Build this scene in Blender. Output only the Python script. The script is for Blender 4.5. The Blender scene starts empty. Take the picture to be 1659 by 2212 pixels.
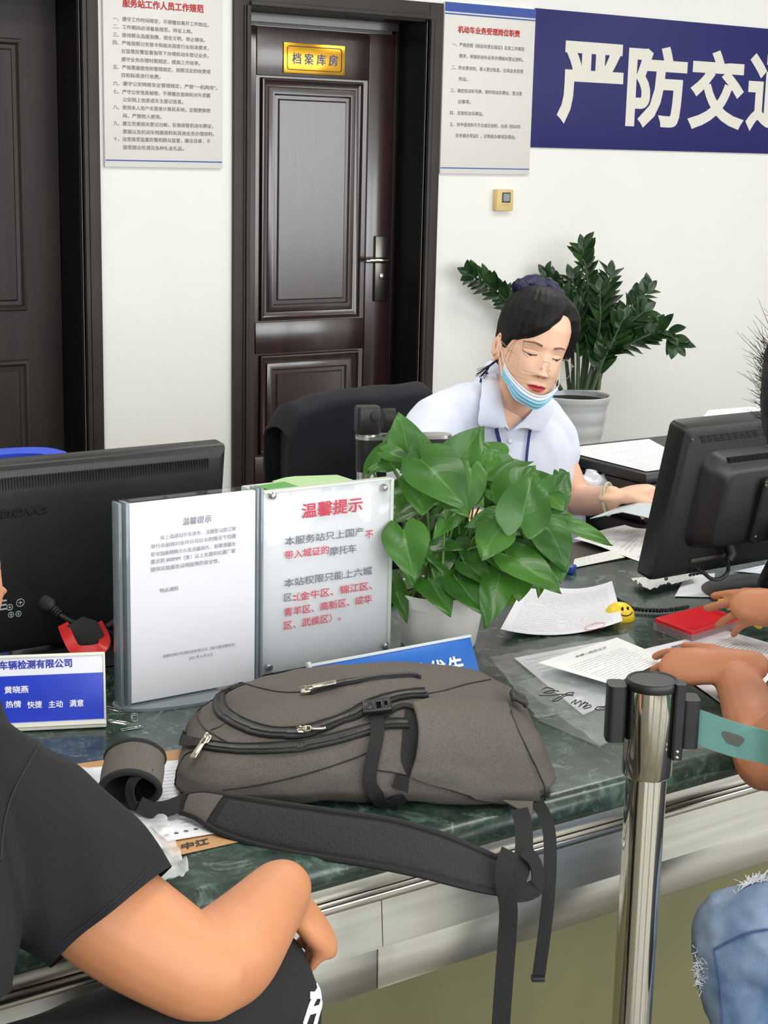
import bpy, bmesh, math, random
import numpy as np
from mathutils import Vector, Matrix, noise
from mathutils.bvhtree import BVHTree
random.seed(7)
SC = bpy.context.scene
COL = SC.collection
V = Vector
# ------------------------------------------------------------ camera (solved from the vanishing points of the wall, doors and counter)
W, H, F, CZ = 1659.0, 2212.0, 3500.0, 1.52
_roll, _pitch = math.atan(.0232), math.atan(776.0 / F)
_n = (-math.sin(_roll), math.cos(_roll))
_down = V((_n[0] * math.cos(_pitch), _n[1] * math.cos(_pitch), math.sin(_pitch)))
CU = -_down
CX = V((5171.0, (-776.0 - _n[0] * 5171.0) / _n[1], F)).normalized()
CY = CU.cross(CX)
if CY.z < 0: CY = -CY
CY.normalize()
def c2w(v):
    v = V(v); return V((v.dot(CX), v.dot(CY), v.dot(CU)))
EYE = V((0, 0, CZ))
def ray(px, py): return c2w((px - W / 2, py - H / 2, F))
def Rz(px, py, z=.75):
    r = ray(px, py); return EYE + r * ((z - CZ) / r.z)
def Ry(px, py, y):
    r = ray(px, py); return EYE + r * (y / r.y)
def Rd(px, py, d):
    return EYE + ray(px, py) * (d / F)
cam = bpy.data.cameras.new('camera'); cam.sensor_fit = 'AUTO'; cam.sensor_width = 36; cam.lens = F / H * 36
cam.clip_start = .05
camo = bpy.data.objects.new('camera', cam); COL.objects.link(camo)
_r, _u, _b = c2w((1, 0, 0)), c2w((0, -1, 0)), c2w((0, 0, -1))
camo.matrix_world = Matrix(((_r.x, _u.x, _b.x, 0), (_r.y, _u.y, _b.y, 0), (_r.z, _u.z, _b.z, CZ), (0, 0, 0, 1)))
SC.camera = camo
# ------------------------------------------------------------ sky, daylight windows, exposure
wd = bpy.data.worlds.new('sky'); SC.world = wd; wd.use_nodes = True
wd.node_tree.nodes['Background'].inputs[0].default_value = (.95, .98, 1.0, 1)
wd.node_tree.nodes['Background'].inputs[1].default_value = 5.0
WINS = [(-3.6, -1.3), (-1.0, 1.3), (1.6, 3.9), (4.2, 6.5), (6.8, 9.4)]      # window openings in the wall behind the camera
WZ0, WZ1, WY = .45, 2.75, -2.6
def portal(name, c, sx, sy, rot):
    l = bpy.data.lights.new(name, 'AREA'); l.shape = 'RECTANGLE'; l.size = sx; l.size_y = sy; l.energy = 1
    l.cycles.is_portal = True
    o = bpy.data.objects.new(name, l); COL.objects.link(o); o.location = c; o.rotation_euler = rot
for a, b in WINS:
    portal('daylight_portal', ((a + b) / 2, WY - .1, (WZ0 + WZ1) / 2), b - a, WZ1 - WZ0, (math.radians(90), 0, 0))
def ceil_fill(x, y, e):  # unseen fill light under the ceiling, added to brighten the counter from above
    l = bpy.data.lights.new('ceiling_fill_light', 'AREA'); l.shape = 'RECTANGLE'; l.size = 1.2; l.size_y = .6; l.energy = e
    l.color = (1, .98, .94)
    o = bpy.data.objects.new('ceiling_fill', l); COL.objects.link(o); o.location = (x, y, 2.965)
FILLS = [(.6, 1.0), (3.2, 1.0), (.6, 3.3), (3.2, 3.3), (5.8, 3.3)]
for x, y in FILLS: ceil_fill(x, y, 20)
SC.view_settings.view_transform = 'Standard'; SC.view_settings.look = 'None'
SC.view_settings.exposure = 0.36; SC.view_settings.gamma = 1; SC.view_settings.use_curve_mapping = False
SC.render.film_transparent = False
SC.cycles.use_denoising = True
SC.cycles.max_bounces = 8; SC.cycles.transparent_max_bounces = 16
SC.cycles.caustics_reflective = False; SC.cycles.caustics_refractive = False
# ------------------------------------------------------------ materials
def lin(c):
    c = c / 255.0
    return c / 12.92 if c <= .04045 else ((c + .055) / 1.055) ** 2.4
def L(rgb): return (lin(rgb[0]), lin(rgb[1]), lin(rgb[2]), 1)
def M(name, rgb, rough=.5, metal=0.0, spec=.5, rgb2=None, nscale=8, ndet=3, nlo=.35, nhi=.65, stretch=(1, 1, 1), bump=0, bscale=60, bstretch=(1, 1, 1), coat=0, sheen=0):
    m = bpy.data.materials.new(name); m.use_nodes = True
    nt = m.node_tree; p = nt.nodes['Principled BSDF']
    p.inputs['Base Color'].default_value = L(rgb); p.inputs['Roughness'].default_value = rough
    p.inputs['Metallic'].default_value = metal; p.inputs['Specular IOR Level'].default_value = spec
    p.inputs['Coat Weight'].default_value = coat; p.inputs['Coat Roughness'].default_value = .08
    if sheen: p.inputs['Sheen Weight'].default_value = sheen
    def nz(scale, st, det):
        tc = nt.nodes.new('ShaderNodeTexCoord'); mp = nt.nodes.new('ShaderNodeMapping'); mp.inputs['Scale'].default_value = st
        n = nt.nodes.new('ShaderNodeTexNoise'); n.inputs['Scale'].default_value = scale; n.inputs['Detail'].default_value = det
        nt.links.new(tc.outputs['Object'], mp.inputs['Vector']); nt.links.new(mp.outputs[0], n.inputs['Vector'])
        return n
    if rgb2 is not None:
        n = nz(nscale, stretch, ndet); r = nt.nodes.new('ShaderNodeValToRGB')
        r.color_ramp.elements[0].position = nlo; r.color_ramp.elements[0].color = L(rgb)
        r.color_ramp.elements[1].position = nhi; r.color_ramp.elements[1].color = L(rgb2)
        nt.links.new(n.outputs['Fac'], r.inputs['Fac']); nt.links.new(r.outputs[0], p.inputs['Base Color'])
    if bump:
        n = nz(bscale, bstretch, 2); b = nt.nodes.new('ShaderNodeBump'); b.inputs['Strength'].default_value = bump; b.inputs['Distance'].default_value = .002
        nt.links.new(n.outputs['Fac'], b.inputs['Height']); nt.links.new(b.outputs[0], p.inputs['Normal'])
    return m
def clear(name, rgb, clear_fac=.8, rough=.08, ior=1.3):
    """thin clear plastic: part see-through, part glossy, part milky"""
    m = bpy.data.materials.new(name); m.use_nodes = True; nt = m.node_tree
    out = nt.nodes['Material Output']; p = nt.nodes['Principled BSDF']
    p.inputs['Base Color'].default_value = L(rgb); p.inputs['Roughness'].default_value = rough
    t = nt.nodes.new('ShaderNodeBsdfTransparent'); t.inputs[0].default_value = L((254, 254, 254))
    mx = nt.nodes.new('ShaderNodeMixShader'); mx.inputs[0].default_value = 1 - clear_fac
    nt.links.new(t.outputs[0], mx.inputs[1]); nt.links.new(p.outputs[0], mx.inputs[2])
    g = nt.nodes.new('ShaderNodeBsdfGlossy'); g.inputs['Roughness'].default_value = rough
    lw = nt.nodes.new('ShaderNodeLayerWeight'); pw = nt.nodes.new('ShaderNodeMath'); pw.operation = 'POWER'; pw.inputs[1].default_value = 3.2; nt.links.new(lw.outputs['Facing'], pw.inputs[0])
    fr = nt.nodes.new('ShaderNodeMath'); fr.operation = 'MULTIPLY_ADD'; fr.inputs[1].default_value = .35; fr.inputs[2].default_value = (ior - 1) * .12; nt.links.new(pw.outputs[0], fr.inputs[0])
    m2 = nt.nodes.new('ShaderNodeMixShader')
    nt.links.new(fr.outputs[0], m2.inputs[0]); nt.links.new(mx.outputs[0], m2.inputs[1]); nt.links.new(g.outputs[0], m2.inputs[2])
    nt.links.new(m2.outputs[0], out.inputs['Surface'])
    return m
# ------------------------------------------------------------ objects
def tag(o, label=None, cat=None, group=None, kind=None):
    if label: o['label'] = label
    if cat: o['category'] = cat
    if group: o['group'] = group
    if kind: o['kind'] = kind
    return o
def thing(name, label, cat, loc, group=None):
    o = bpy.data.objects.new(name, None); COL.objects.link(o); o.empty_display_size = .05
    o.location = V(loc); return tag(o, label, cat, group)
def absloc(o):
    t = V((0, 0, 0))
    while o is not None: t += o.location; o = o.parent
    return t
def link(name, me, mat, parent=None, smooth=True, label=None):
    o = bpy.data.objects.new(name, me); COL.objects.link(o)
    if mat is not None:
        me.materials.clear()
        for mm in (mat if isinstance(mat, (list, tuple)) else [mat]): me.materials.append(mm)
    if parent is not None:
        o.parent = parent
        me.transform(Matrix.Translation(-absloc(parent)))
    if smooth and len(me.polygons):
        me.polygons.foreach_set('use_smooth', [True] * len(me.polygons))
        try: me.set_sharp_from_angle(angle=math.radians(smooth if smooth is not True else 40))
        except Exception: pass
    if label: o['label'] = label
    return o
def cr(pts, n=6, closed=False):
    """Catmull-Rom through points (any dimension), n steps a span"""
    P = [np.array(p, float) for p in pts]; out = []
    N = len(P)
    if N < 3 and not closed:
        return [P[0] + (P[-1] - P[0]) * t for t in np.linspace(0, 1, n + 1)]
    for i in range(N if closed else N - 1):
        if closed: a, b, c, d = P[(i - 1) % N], P[i], P[(i + 1) % N], P[(i + 2) % N]
        else:
            b, c = P[i], P[i + 1]
            a = P[i - 1] if i > 0 else 2 * b - c
            d = P[i + 2] if i + 2 < N else 2 * c - b
        for k in range(n):
            t = k / n
            out.append(.5 * ((2 * b) + (c - a) * t + (2 * a - 5 * b + 4 * c - d) * t * t + (3 * b - a - 3 * c + d) * t ** 3))
    if not closed: out.append(P[-1])
    return out
def frames(P, up=None):
    P = [V(p) for p in P]; T = []
    for i in range(len(P)):
        a = P[max(i - 1, 0)]; b = P[min(i + 1, len(P) - 1)]
        t = b - a; T.append(t.normalized() if t.length > 1e-9 else V((0, 0, 1)))
    N = []
    if up is None:
        n = T[0].orthogonal().normalized(); N.append(n)
        for i in range(1, len(P)):
            q = T[i - 1].rotation_difference(T[i]); n = q @ N[-1]; n = (n - T[i] * n.dot(T[i])).normalized(); N.append(n)
    else:
        for i in range(len(P)):
            u = V(up[i]) if isinstance(up, list) else V(up)
            n = u - T[i] * u.dot(T[i])
            if n.length < 1e-6: n = T[i].orthogonal()
            N.append(n.normalized())
    return P, T, N
class G:
    """collects shapes, then links them as one mesh"""
    def __init__(s): s.v = []; s.f = []; s.mi = []; s.cur = 0; s.uv = {}
    def add(s, vs, fs):
        o = len(s.v); s.v += [tuple(x) for x in vs]; s.f += [tuple(i + o for i in f) for f in fs]; s.mi += [s.cur] * len(fs); return s
    def box(s, c, size, R=None, bev=0, seg=2):
        bm = bmesh.new(); bmesh.ops.create_cube(bm, size=1)
        for v in bm.verts: v.co = V((v.co.x * size[0], v.co.y * size[1], v.co.z * size[2]))
        if bev: bmesh.ops.bevel(bm, geom=bm.edges[:], offset=bev, segments=seg, affect='EDGES', profile=.5)
        c = V(c); vs = [(c + (R @ v.co if R is not None else v.co)) for v in bm.verts]
        bm.verts.index_update(); fs = [[v.index for v in f.verts] for f in bm.faces]; bm.free()
        return s.add(vs, fs)
    def tube(s, pts, r, n=10, up=None, flat=1.0, cap=True, rnd=False):
        """swept tube; r one radius or one per point; flat squeezes along the frame normal; rnd gives hemispherical ends"""
        P = [V(p) for p in pts]; R = list(r) if hasattr(r, '__len__') else [r] * len(P)
        if rnd:
            t0 = (P[0] - P[1]).normalized(); t1 = (P[-1] - P[-2]).normalized()
            hp = [P[0] + t0 * R[0] * math.cos(a) for a in (.15, .6, 1.05)]; hr = [R[0] * math.sin(a) for a in (.15, .6, 1.05)]
            tp = [P[-1] + t1 * R[-1] * math.cos(a) for a in (1.05, .6, .15)]; tr = [R[-1] * math.sin(a) for a in (1.05, .6, .15)]
            P = hp + P + tp; R = hr + R + tr
        if isinstance(up, list) and rnd: up = [up[0]] * 3 + up + [up[-1]] * 3
        P, T, N = frames(P, up); vs = []; fs = []
        for i, p in enumerate(P):
            b = T[i].cross(N[i])
            for k in range(n):
                a = 2 * math.pi * k / n
                vs.append(p + (N[i] * math.cos(a) * flat + b * math.sin(a)) * R[i])
        for i in range(len(P) - 1):
            for k in range(n):
                k2 = (k + 1) % n; fs.append((i * n + k, i * n + k2, (i + 1) * n + k2, (i + 1) * n + k))
        if cap: fs.append(tuple(range(n - 1, -1, -1))); fs.append(tuple((len(P) - 1) * n + k for k in range(n)))
        return s.add(vs, fs)
    def ribbon(s, pts, w, up, th=.0015):
        """flat strap with thickness; up = the face normal"""
        P, T, N = frames(pts, up); Ws = list(w) if hasattr(w, '__len__') else [w] * len(P); vs = []; fs = []
        for i, p in enumerate(P):
            b = T[i].cross(N[i]) * (Ws[i] / 2); n = N[i] * (th / 2)
            vs += [p - b - n, p + b - n, p + b + n, p - b + n]
        for i in range(len(P) - 1):
            for k in range(4):
                k2 = (k + 1) % 4; fs.append((i * 4 + k, i * 4 + k2, (i + 1) * 4 + k2, (i + 1) * 4 + k))
        fs.append((3, 2, 1, 0)); e = (len(P) - 1) * 4; fs.append((e, e + 1, e + 2, e + 3))
        return s.add(vs, fs)
    def lathe(s, prof, o, n=40, axis=(0, 0, 1), close=False):
        o = V(o); ax = V(axis).normalized(); a = ax.orthogonal().normalized(); b = ax.cross(a); vs = []; fs = []
        for r, z in prof:
            for k in range(n):
                t = 2 * math.pi * k / n; vs.append(o + ax * z + (a * math.cos(t) + b * math.sin(t)) * max(r, 1e-5))
        m = len(prof)
        for i in range(m - 1 if not close else m):
            for k in range(n):
                k2 = (k + 1) % n; j = (i + 1) % m; fs.append((i * n + k, i * n + k2, j * n + k2, j * n + k))
        if not close: fs.append(tuple(range(n - 1, -1, -1))); fs.append(tuple((m - 1) * n + k for k in range(n)))
        return s.add(vs, fs)
    def grid(s, fn, nu, nv, th=0.0):
        """surface fn(u,v)->point, u,v in 0..1; th>0 makes it a slab"""
        Pt = [[V(fn(i / nu, j / nv)) for j in range(nv + 1)] for i in range(nu + 1)]
        vs = [p for row in Pt for p in row]; w = nv + 1
        fs = [(i * w + j, (i + 1) * w + j, (i + 1) * w + j + 1, i * w + j + 1) for i in range(nu) for j in range(nv)]
        base = len(s.v)
        for i in range(nu + 1):
            for j in range(nv + 1): s.uv[base + i * w + j] = (i / nu, j / nv)
        if th:
            m = len(vs); Nn = []
            for i in range(nu + 1):
                for j in range(nv + 1):
                    du = Pt[min(i + 1, nu)][j] - Pt[max(i - 1, 0)][j]; dv = Pt[i][min(j + 1, nv)] - Pt[i][max(j - 1, 0)]
                    Nn.append(du.cross(dv).normalized())
            vs = vs + [p - n * th for p, n in zip(vs, Nn)]
            fs = fs + [tuple(m + q for q in reversed(f)) for f in fs]
            for i in range(nu):
                fs.append((i * w, m + i * w, m + (i + 1) * w, (i + 1) * w)); e = nv
                fs.append(((i + 1) * w + e, m + (i + 1) * w + e, m + i * w + e, i * w + e))
            for j in range(nv):
                fs.append((j + 1, m + j + 1, m + j, j)); e = nu * w
                fs.append((e + j, m + e + j, m + e + j + 1, e + j + 1))
            for i in range(nu + 1):
                for j in range(nv + 1): s.uv[base + m + i * w + j] = (i / nu, j / nv)
        return s.add(vs, fs)
    def loft(s, rings, cap0=True, cap1=True):
        n = len(rings[0]); vs = [p for r in rings for p in r]; fs = []
        for i in range(len(rings) - 1):
            for k in range(n):
                k2 = (k + 1) % n; fs.append((i * n + k, i * n + k2, (i + 1) * n + k2, (i + 1) * n + k))
        if cap0: fs.append(tuple(range(n - 1, -1, -1)))
        if cap1: fs.append(tuple((len(rings) - 1) * n + k for k in range(n)))
        return s.add(vs, fs)
    def ell(s, c, rx, ry, rz, R=None, n=20, m=12):
        c = V(c); vs = []; fs = []
        for i in range(m + 1):
            t = math.pi * (i + .02 * (i == 0) - .02 * (i == m)) / m
            for k in range(n):
                a = 2 * math.pi * k / n; q = V((rx * math.sin(t) * math.cos(a), ry * math.sin(t) * math.sin(a), rz * math.cos(t)))
                vs.append(c + (R @ q if R is not None else q))
        for i in range(m):
            for k in range(n):
                k2 = (k + 1) % n; fs.append((i * n + k, (i + 1) * n + k, (i + 1) * n + k2, i * n + k2))
        fs.append(tuple(range(n))); fs.append(tuple(m * n + k for k in range(n - 1, -1, -1)))
        return s.add(vs, fs)
    def poly(s, pts, n, th):
        """flat outline given thickness along n"""
        n = V(n).normalized() * th; k = len(pts); vs = [V(p) for p in pts] + [V(p) - n for p in pts]
        fs = [tuple(range(k)), tuple(range(2 * k - 1, k - 1, -1))] + [(i, k + i, k + (i + 1) % k, (i + 1) % k) for i in range(k)]
        return s.add(vs, fs)
    def mesh(s, name='m', fix=True):
        me = bpy.data.meshes.new(name); me.from_pydata(s.v, [], s.f)
        if any(s.mi): me.polygons.foreach_set('material_index', s.mi)
        if s.uv:
            uvl = me.uv_layers.new(name='UVMap'); lv = np.empty(len(me.loops), int); me.loops.foreach_get('vertex_index', lv)
            arr = np.array([s.uv.get(int(i), (0, 0)) for i in lv], float).ravel(); uvl.data.foreach_set('uv', arr)
        if fix:
            bm = bmesh.new(); bm.from_mesh(me); bmesh.ops.recalc_face_normals(bm, faces=bm.faces); bm.to_mesh(me); bm.free()
        me.update(); return me
    def out(s, name, mat, parent=None, smooth=True, label=None, fix=True):
        return link(name, s.mesh(name, fix), mat, parent, smooth, label)
    def bvh(s): return BVHTree.FromPolygons([V(x) for x in s.v], s.f)
def fused(g, voxel, smooth=6, fac=.5, sub=False):
    """one continuous skin around the shapes collected in g"""
    me = g.mesh('src'); o = bpy.data.objects.new('tmp', me); COL.objects.link(o)
    r = o.modifiers.new('r', 'REMESH'); r.mode = 'VOXEL'; r.voxel_size = voxel; r.use_smooth_shade = True
    if smooth: q = o.modifiers.new('s', 'SMOOTH'); q.iterations = smooth; q.factor = fac
    dg = bpy.context.evaluated_depsgraph_get(); dg.update()
    res = bpy.data.meshes.new_from_object(o.evaluated_get(dg), depsgraph=dg)
    bpy.data.objects.remove(o); bpy.data.meshes.remove(me)
    return res
def mesh_np(me):
    a = np.empty(len(me.vertices) * 3); me.vertices.foreach_get('co', a); return a.reshape(-1, 3)
def mesh_set(me, a):
    me.vertices.foreach_set('co', np.asarray(a, float).ravel()); me.update()
def wrinkle(me, amp, scale, stretch=(1, 1, 1), seed=0):
    nr = np.empty(len(me.vertices) * 3); me.vertices.foreach_get('normal', nr); nr = nr.reshape(-1, 3); a = mesh_np(me)
    d = np.array([noise.noise(V((p[0] * scale * stretch[0] + seed, p[1] * scale * stretch[1], p[2] * scale * stretch[2]))) for p in a])
    mesh_set(me, a + nr * (d * amp)[:, None])
def bvh_of(me):
    return BVHTree.FromPolygons([v.co.copy() for v in me.vertices], [tuple(p.vertices) for p in me.polygons])
def cast(bvh, pts, off=0.0, fallback=2.0, toward=None):
    """where the sight lines through these photo pixels meet a built surface, lifted off it"""
    P, N = [], []
    for px, py in pts:
        h, n, i, d = bvh.ray_cast(EYE, ray(px, py).normalized())
        k = 0
        while h is None and toward and k < 70:                      # just past the outline: step back onto the body
            px, py, k = px + (toward[0] - px) * .004, py + (toward[1] - py) * .010, k + 1; h, n, i, d = bvh.ray_cast(EYE, ray(px, py).normalized())
        if h is None:
            h, n, i, d = bvh.find_nearest(Rd(px, py, fallback))
        if n.dot(h - EYE) > 0: n = -n
        P.append(h + n * off); N.append(n)
    return P, N
def text_mesh(body, P, Rv, Uv, width=None, height=None, bold=0.0, shear=0.0, eps=.0012, align='L'):
    """writing as flat mesh: P = lower-left corner, Rv/Uv = reading and up directions, size fitted to width x height"""
    c = bpy.data.curves.new('t', 'FONT'); c.body = body; c.resolution_u = 3; c.shear = shear
    if bold: c.bevel_depth = bold; c.bevel_resolution = 0
    o = bpy.data.objects.new('t', c); COL.objects.link(o)
    me = bpy.data.meshes.new_from_object(o); bpy.data.objects.remove(o); bpy.data.curves.remove(c)
    a = mesh_np(me)
    if not len(a): return me
    x0, x1, y0, y1 = a[:, 0].min(), a[:, 0].max(), a[:, 1].min(), a[:, 1].max()
    if height is not None and height < 0: sy = -height; yo = -.08          # em height given: keep the line's base
    else: sy = (height or .1) / (y1 - y0); yo = y0
    sx = (width / (x1 - x0)) if width else abs(sy)
    Rv, Uv, P = V(Rv).normalized(), V(Uv).normalized(), V(P); N = Rv.cross(Uv)
    q = np.array([P + Rv * ((p[0] - x0) * sx) + Uv * ((p[1] - yo) * sy) + N * (eps + p[2] * .0004) for p in a])
    mesh_set(me, q); return me
def join(meshes, name='text'):
    vs, fs = [], []
    for me in meshes:
        o = len(vs); vs += [tuple(v.co) for v in me.vertices]; fs += [tuple(i + o for i in p.vertices) for p in me.polygons]
        bpy.data.meshes.remove(me)
    me = bpy.data.meshes.new(name); me.from_pydata(vs, [], fs); me.update(); return me
XR, ZU = V((1, 0, 0)), V((0, 0, 1))
def wall_line(body, p0, x1px, y, hpx, bold=0.0, eps=.0012):
    """one line of writing on a plane parallel to the back wall: p0 = photo pixel of its left middle, x1px = its right end"""
    a = Ry(p0[0], p0[1], y); b = Ry(x1px, p0[1] + (x1px - p0[0]) * .065, y)
    d = (a - EYE).dot(c2w((0, 0, 1))); h = hpx * d / F
    return text_mesh(body, a - ZU * h / 2, XR, ZU, width=abs(b.x - a.x), height=-h * 1.07, bold=bold, eps=eps)
def doc_mat(name, rgb=(236, 236, 238), lines=30, m=(.1, .1, .9, .92), ink=(120, 120, 124), sparse=.5):
    """printed page: rows of small print between margins, in the page's own UV"""
    m_ = bpy.data.materials.new(name); m_.use_nodes = True; nt = m_.node_tree; p = nt.nodes['Principled BSDF']
    p.inputs['Roughness'].default_value = .55
    uv = nt.nodes.new('ShaderNodeUVMap'); sx = nt.nodes.new('ShaderNodeSeparateXYZ'); nt.links.new(uv.outputs[0], sx.inputs[0])
    def mt(op, a, b=None):
        n = nt.nodes.new('ShaderNodeMath'); n.operation = op
        for i, q in enumerate((a, b)):
            if q is None: continue
            if isinstance(q, (int, float)): n.inputs[i].default_value = q
            else: nt.links.new(q, n.inputs[i])
        return n.outputs[0]
    u, v = sx.outputs[0], sx.outputs[1]
    row = mt('MULTIPLY', v, lines); fr = mt('FRACT', row); fl = mt('FLOOR', row)
    band = mt('LESS_THAN', fr, .34)
    cx = nt.nodes.new('ShaderNodeCombineXYZ'); nt.links.new(mt('MULTIPLY', u, 130), cx.inputs[0]); nt.links.new(mt('MULTIPLY', row, 3.0), cx.inputs[1])
    n1 = nt.nodes.new('ShaderNodeTexNoise'); n1.inputs['Scale'].default_value = 1; n1.inputs['Detail'].default_value = 1; nt.links.new(cx.outputs[0], n1.inputs['Vector'])
    c2 = nt.nodes.new('ShaderNodeCombineXYZ'); nt.links.new(mt('MULTIPLY', u, 3), c2.inputs[0]); nt.links.new(mt('MULTIPLY', fl, 7.3), c2.inputs[1])
    n2 = nt.nodes.new('ShaderNodeTexNoise'); n2.inputs['Scale'].default_value = 1; nt.links.new(c2.outputs[0], n2.inputs['Vector'])
    k = mt('MULTIPLY', mt('MULTIPLY', band, mt('GREATER_THAN', n1.outputs['Fac'], .47)), mt('GREATER_THAN', n2.outputs['Fac'], sparse))
    for s_, lo, hi in ((u, m[0], m[2]), (v, m[1], m[3])):
        k = mt('MULTIPLY', k, mt('MULTIPLY', mt('GREATER_THAN', s_, lo), mt('LESS_THAN', s_, hi)))
    mx = nt.nodes.new('ShaderNodeMix'); mx.data_type = 'RGBA'; mx.inputs[6].default_value = L(rgb); mx.inputs[7].default_value = L(tuple(min(226, c + 26) for c in ink))
    nt.links.new(k, mx.inputs[0]); nt.links.new(mx.outputs[2], p.inputs['Base Color']); return m_
# ============================================================ the room
WB = 5.2                                            # back wall plane
m_wall = M('white_wall_paint', (237, 236, 231), .85, spec=.2, rgb2=(241, 240, 236), nscale=2.2, nlo=.3, nhi=.7, bump=.08, bscale=90)
m_ceil = M('ceiling_white', (236, 234, 228), .9)
m_floor = M('floor_tile', (120, 116, 100), .25, rgb2=(104, 100, 86), nscale=5)
m_doorwood = M('door_dark_maroon', (50, 23, 23), .3, spec=.8, rgb2=(33, 14, 15), nscale=4, stretch=(9, 9, .7), ndet=5, coat=1.0)
m_doorwood.node_tree.nodes['Principled BSDF'].inputs['Coat Roughness'].default_value = .17
m_casing = M('door_casing_brown', (52, 46, 43), .5, spec=.4, rgb2=(45, 39, 37), nscale=7)
m_jamb = M('door_jamb_black', (16, 14, 14), .5, spec=.3)
m_door2 = M('door_grey_brown', (52, 44, 42), .5, spec=.35, rgb2=(42, 36, 35), nscale=3, stretch=(6, 6, .7))
m_steel = M('brushed_steel', (200, 198, 190), .27, metal=1)
m_darksteel = M('aged_steel', (120, 118, 110), .3, metal=1)
m_gold = M('gold_plate', (238, 178, 62), .22, metal=1)
def st(o, kind='structure'): o['kind'] = kind; return o
XL, XRT, YF, ZC = -4.2, 10.2, WY, 3.0
st(G().box(((XL + XRT) / 2, (YF + WB) / 2, -.05), (XRT - XL + .6, WB - YF + .8, .1)).out('floor', m_floor))
st(G().box(((XL + XRT) / 2, (YF + WB) / 2, ZC + .05), (XRT - XL + .6, WB - YF + .8, .1)).out('ceiling', m_ceil))
st(G().box((XL - .1, (YF + WB) / 2, ZC / 2), (.2, WB - YF, ZC)).out('wall_left', m_wall))
st(G().box((XRT + .1, (YF + WB) / 2, ZC / 2), (.2, WB - YF, ZC)).out('wall_right', m_wall))
# wall behind the camera with four tall windows
g = G(); xs = [XL - .2] + [q for w in WINS for q in w] + [XRT + .2]
for i in range(0, len(xs), 2): g.box(((xs[i] + xs[i + 1]) / 2, YF - .1, ZC / 2), (xs[i + 1] - xs[i], .2, ZC))
for a, b in WINS:
    g.box(((a + b) / 2, YF - .1, WZ0 / 2), (b - a, .2, WZ0)); g.box(((a + b) / 2, YF - .1, (WZ1 + ZC) / 2), (b - a, .2, ZC - WZ1))
st(g.out('wall_front', m_wall))
m_alu = M('window_aluminium', (180, 182, 184), .4, metal=.6)
for i, (a, b) in enumerate(WINS):
    g = G(); zc = (WZ0 + WZ1) / 2
    for x in (a + .03, (a + b) / 2, b - .03): g.box((x, YF - .06, zc), (.06, .06, WZ1 - WZ0))
    for z in (WZ0 + .03, WZ0 + .55, WZ1 - .03): g.box(((a + b) / 2, YF - .06, z), (b - a, .05, .06))
    st(g.out('window_%d' % (i + 1), m_alu))
# back wall with two door openings
def xw(px, py, y=WB): return Ry(px, py, y).x
D1L, D1R = xw(533, 500), xw(911, 500); D1T = (Ry(534, 18, WB).z + Ry(932, 38, WB).z) / 2
D2R = xw(178, 500); D2L = D2R - (D1R - D1L); D2T = D1T
g = G(); WT = .3
for a, b in ((XL - .2, D2L), (D2R, D1L), (D1R, XRT + .2)): g.box(((a + b) / 2, WB + WT / 2, ZC / 2), (b - a, WT, ZC))
for a, b, t in ((D2L, D2R, D2T), (D1L, D1R, D1T)): g.box(((a + b) / 2, WB + WT / 2, (t + ZC) / 2), (b - a, WT, ZC - t)); g.box(((a + b) / 2, WB + WT + .02, t / 2), (b - a + .1, .04, t + .1))  # panels behind the openings are added to block sky light at the gaps
st(g.out('wall_back', m_wall))
def dep_of_jamb():
    lo, hi = .02, .29
    for _ in range(40):
        m = (lo + hi) / 2
        if Ry(852, 300, WB + m).x < D1R - .004: lo = m
        else: hi = m
    return lo
JD = min(.24, dep_of_jamb())
def rings(g, x0, x1, z0, z1, prof, y):
    """moulded panel: nested rectangles, (inset, rise towards the room)"""
    R = [[V((x0 + i, y - d, z0 + i)), V((x1 - i, y - d, z0 + i)), V((x1 - i, y - d, z1 - i)), V((x0 + i, y - d, z1 - i))] for i, d in prof]
    g.loft(R, cap0=False, cap1=True)
def casing(xl, xr, zt, w, parent, mat):
    g = G()
    for s, x in ((-1, xl), (1, xr)):
        g.box((x + s * w / 2, WB - .009, zt / 2 + w / 2), (w, .018, zt + w), bev=.004)
        g.box((x + s * .008, WB - .014, zt / 2), (.016, .028, zt), bev=.003)
        g.box((x + s * .022, WB - .011, zt / 2), (.006, .026, zt), bev=.002)
    g.box(((xl + xr) / 2, WB - .009, zt + w / 2), (xr - xl, .018, w), bev=.004)
    g.box(((xl + xr) / 2, WB - .014, zt + .008), (xr - xl, .028, .016), bev=.003)
    g.out('door_frame', mat, parent)
def jambs(xl, xr, zt, parent, d):
    g = G()
    for s, x in ((1, xl), (-1, xr)):
        g.box((x + s * .004, WB + d / 2, zt / 2), (.008, d, zt)); g.box((x + s * .018, WB + d - .014, zt / 2), (.02, .028, zt), bev=.003)
    g.box(((xl + xr) / 2, WB + d / 2, zt - .004), (xr - xl, d, .008)); g.out('door_jamb', m_jamb, parent)
CW = xw(533, 500) - xw(500, 500)
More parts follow.
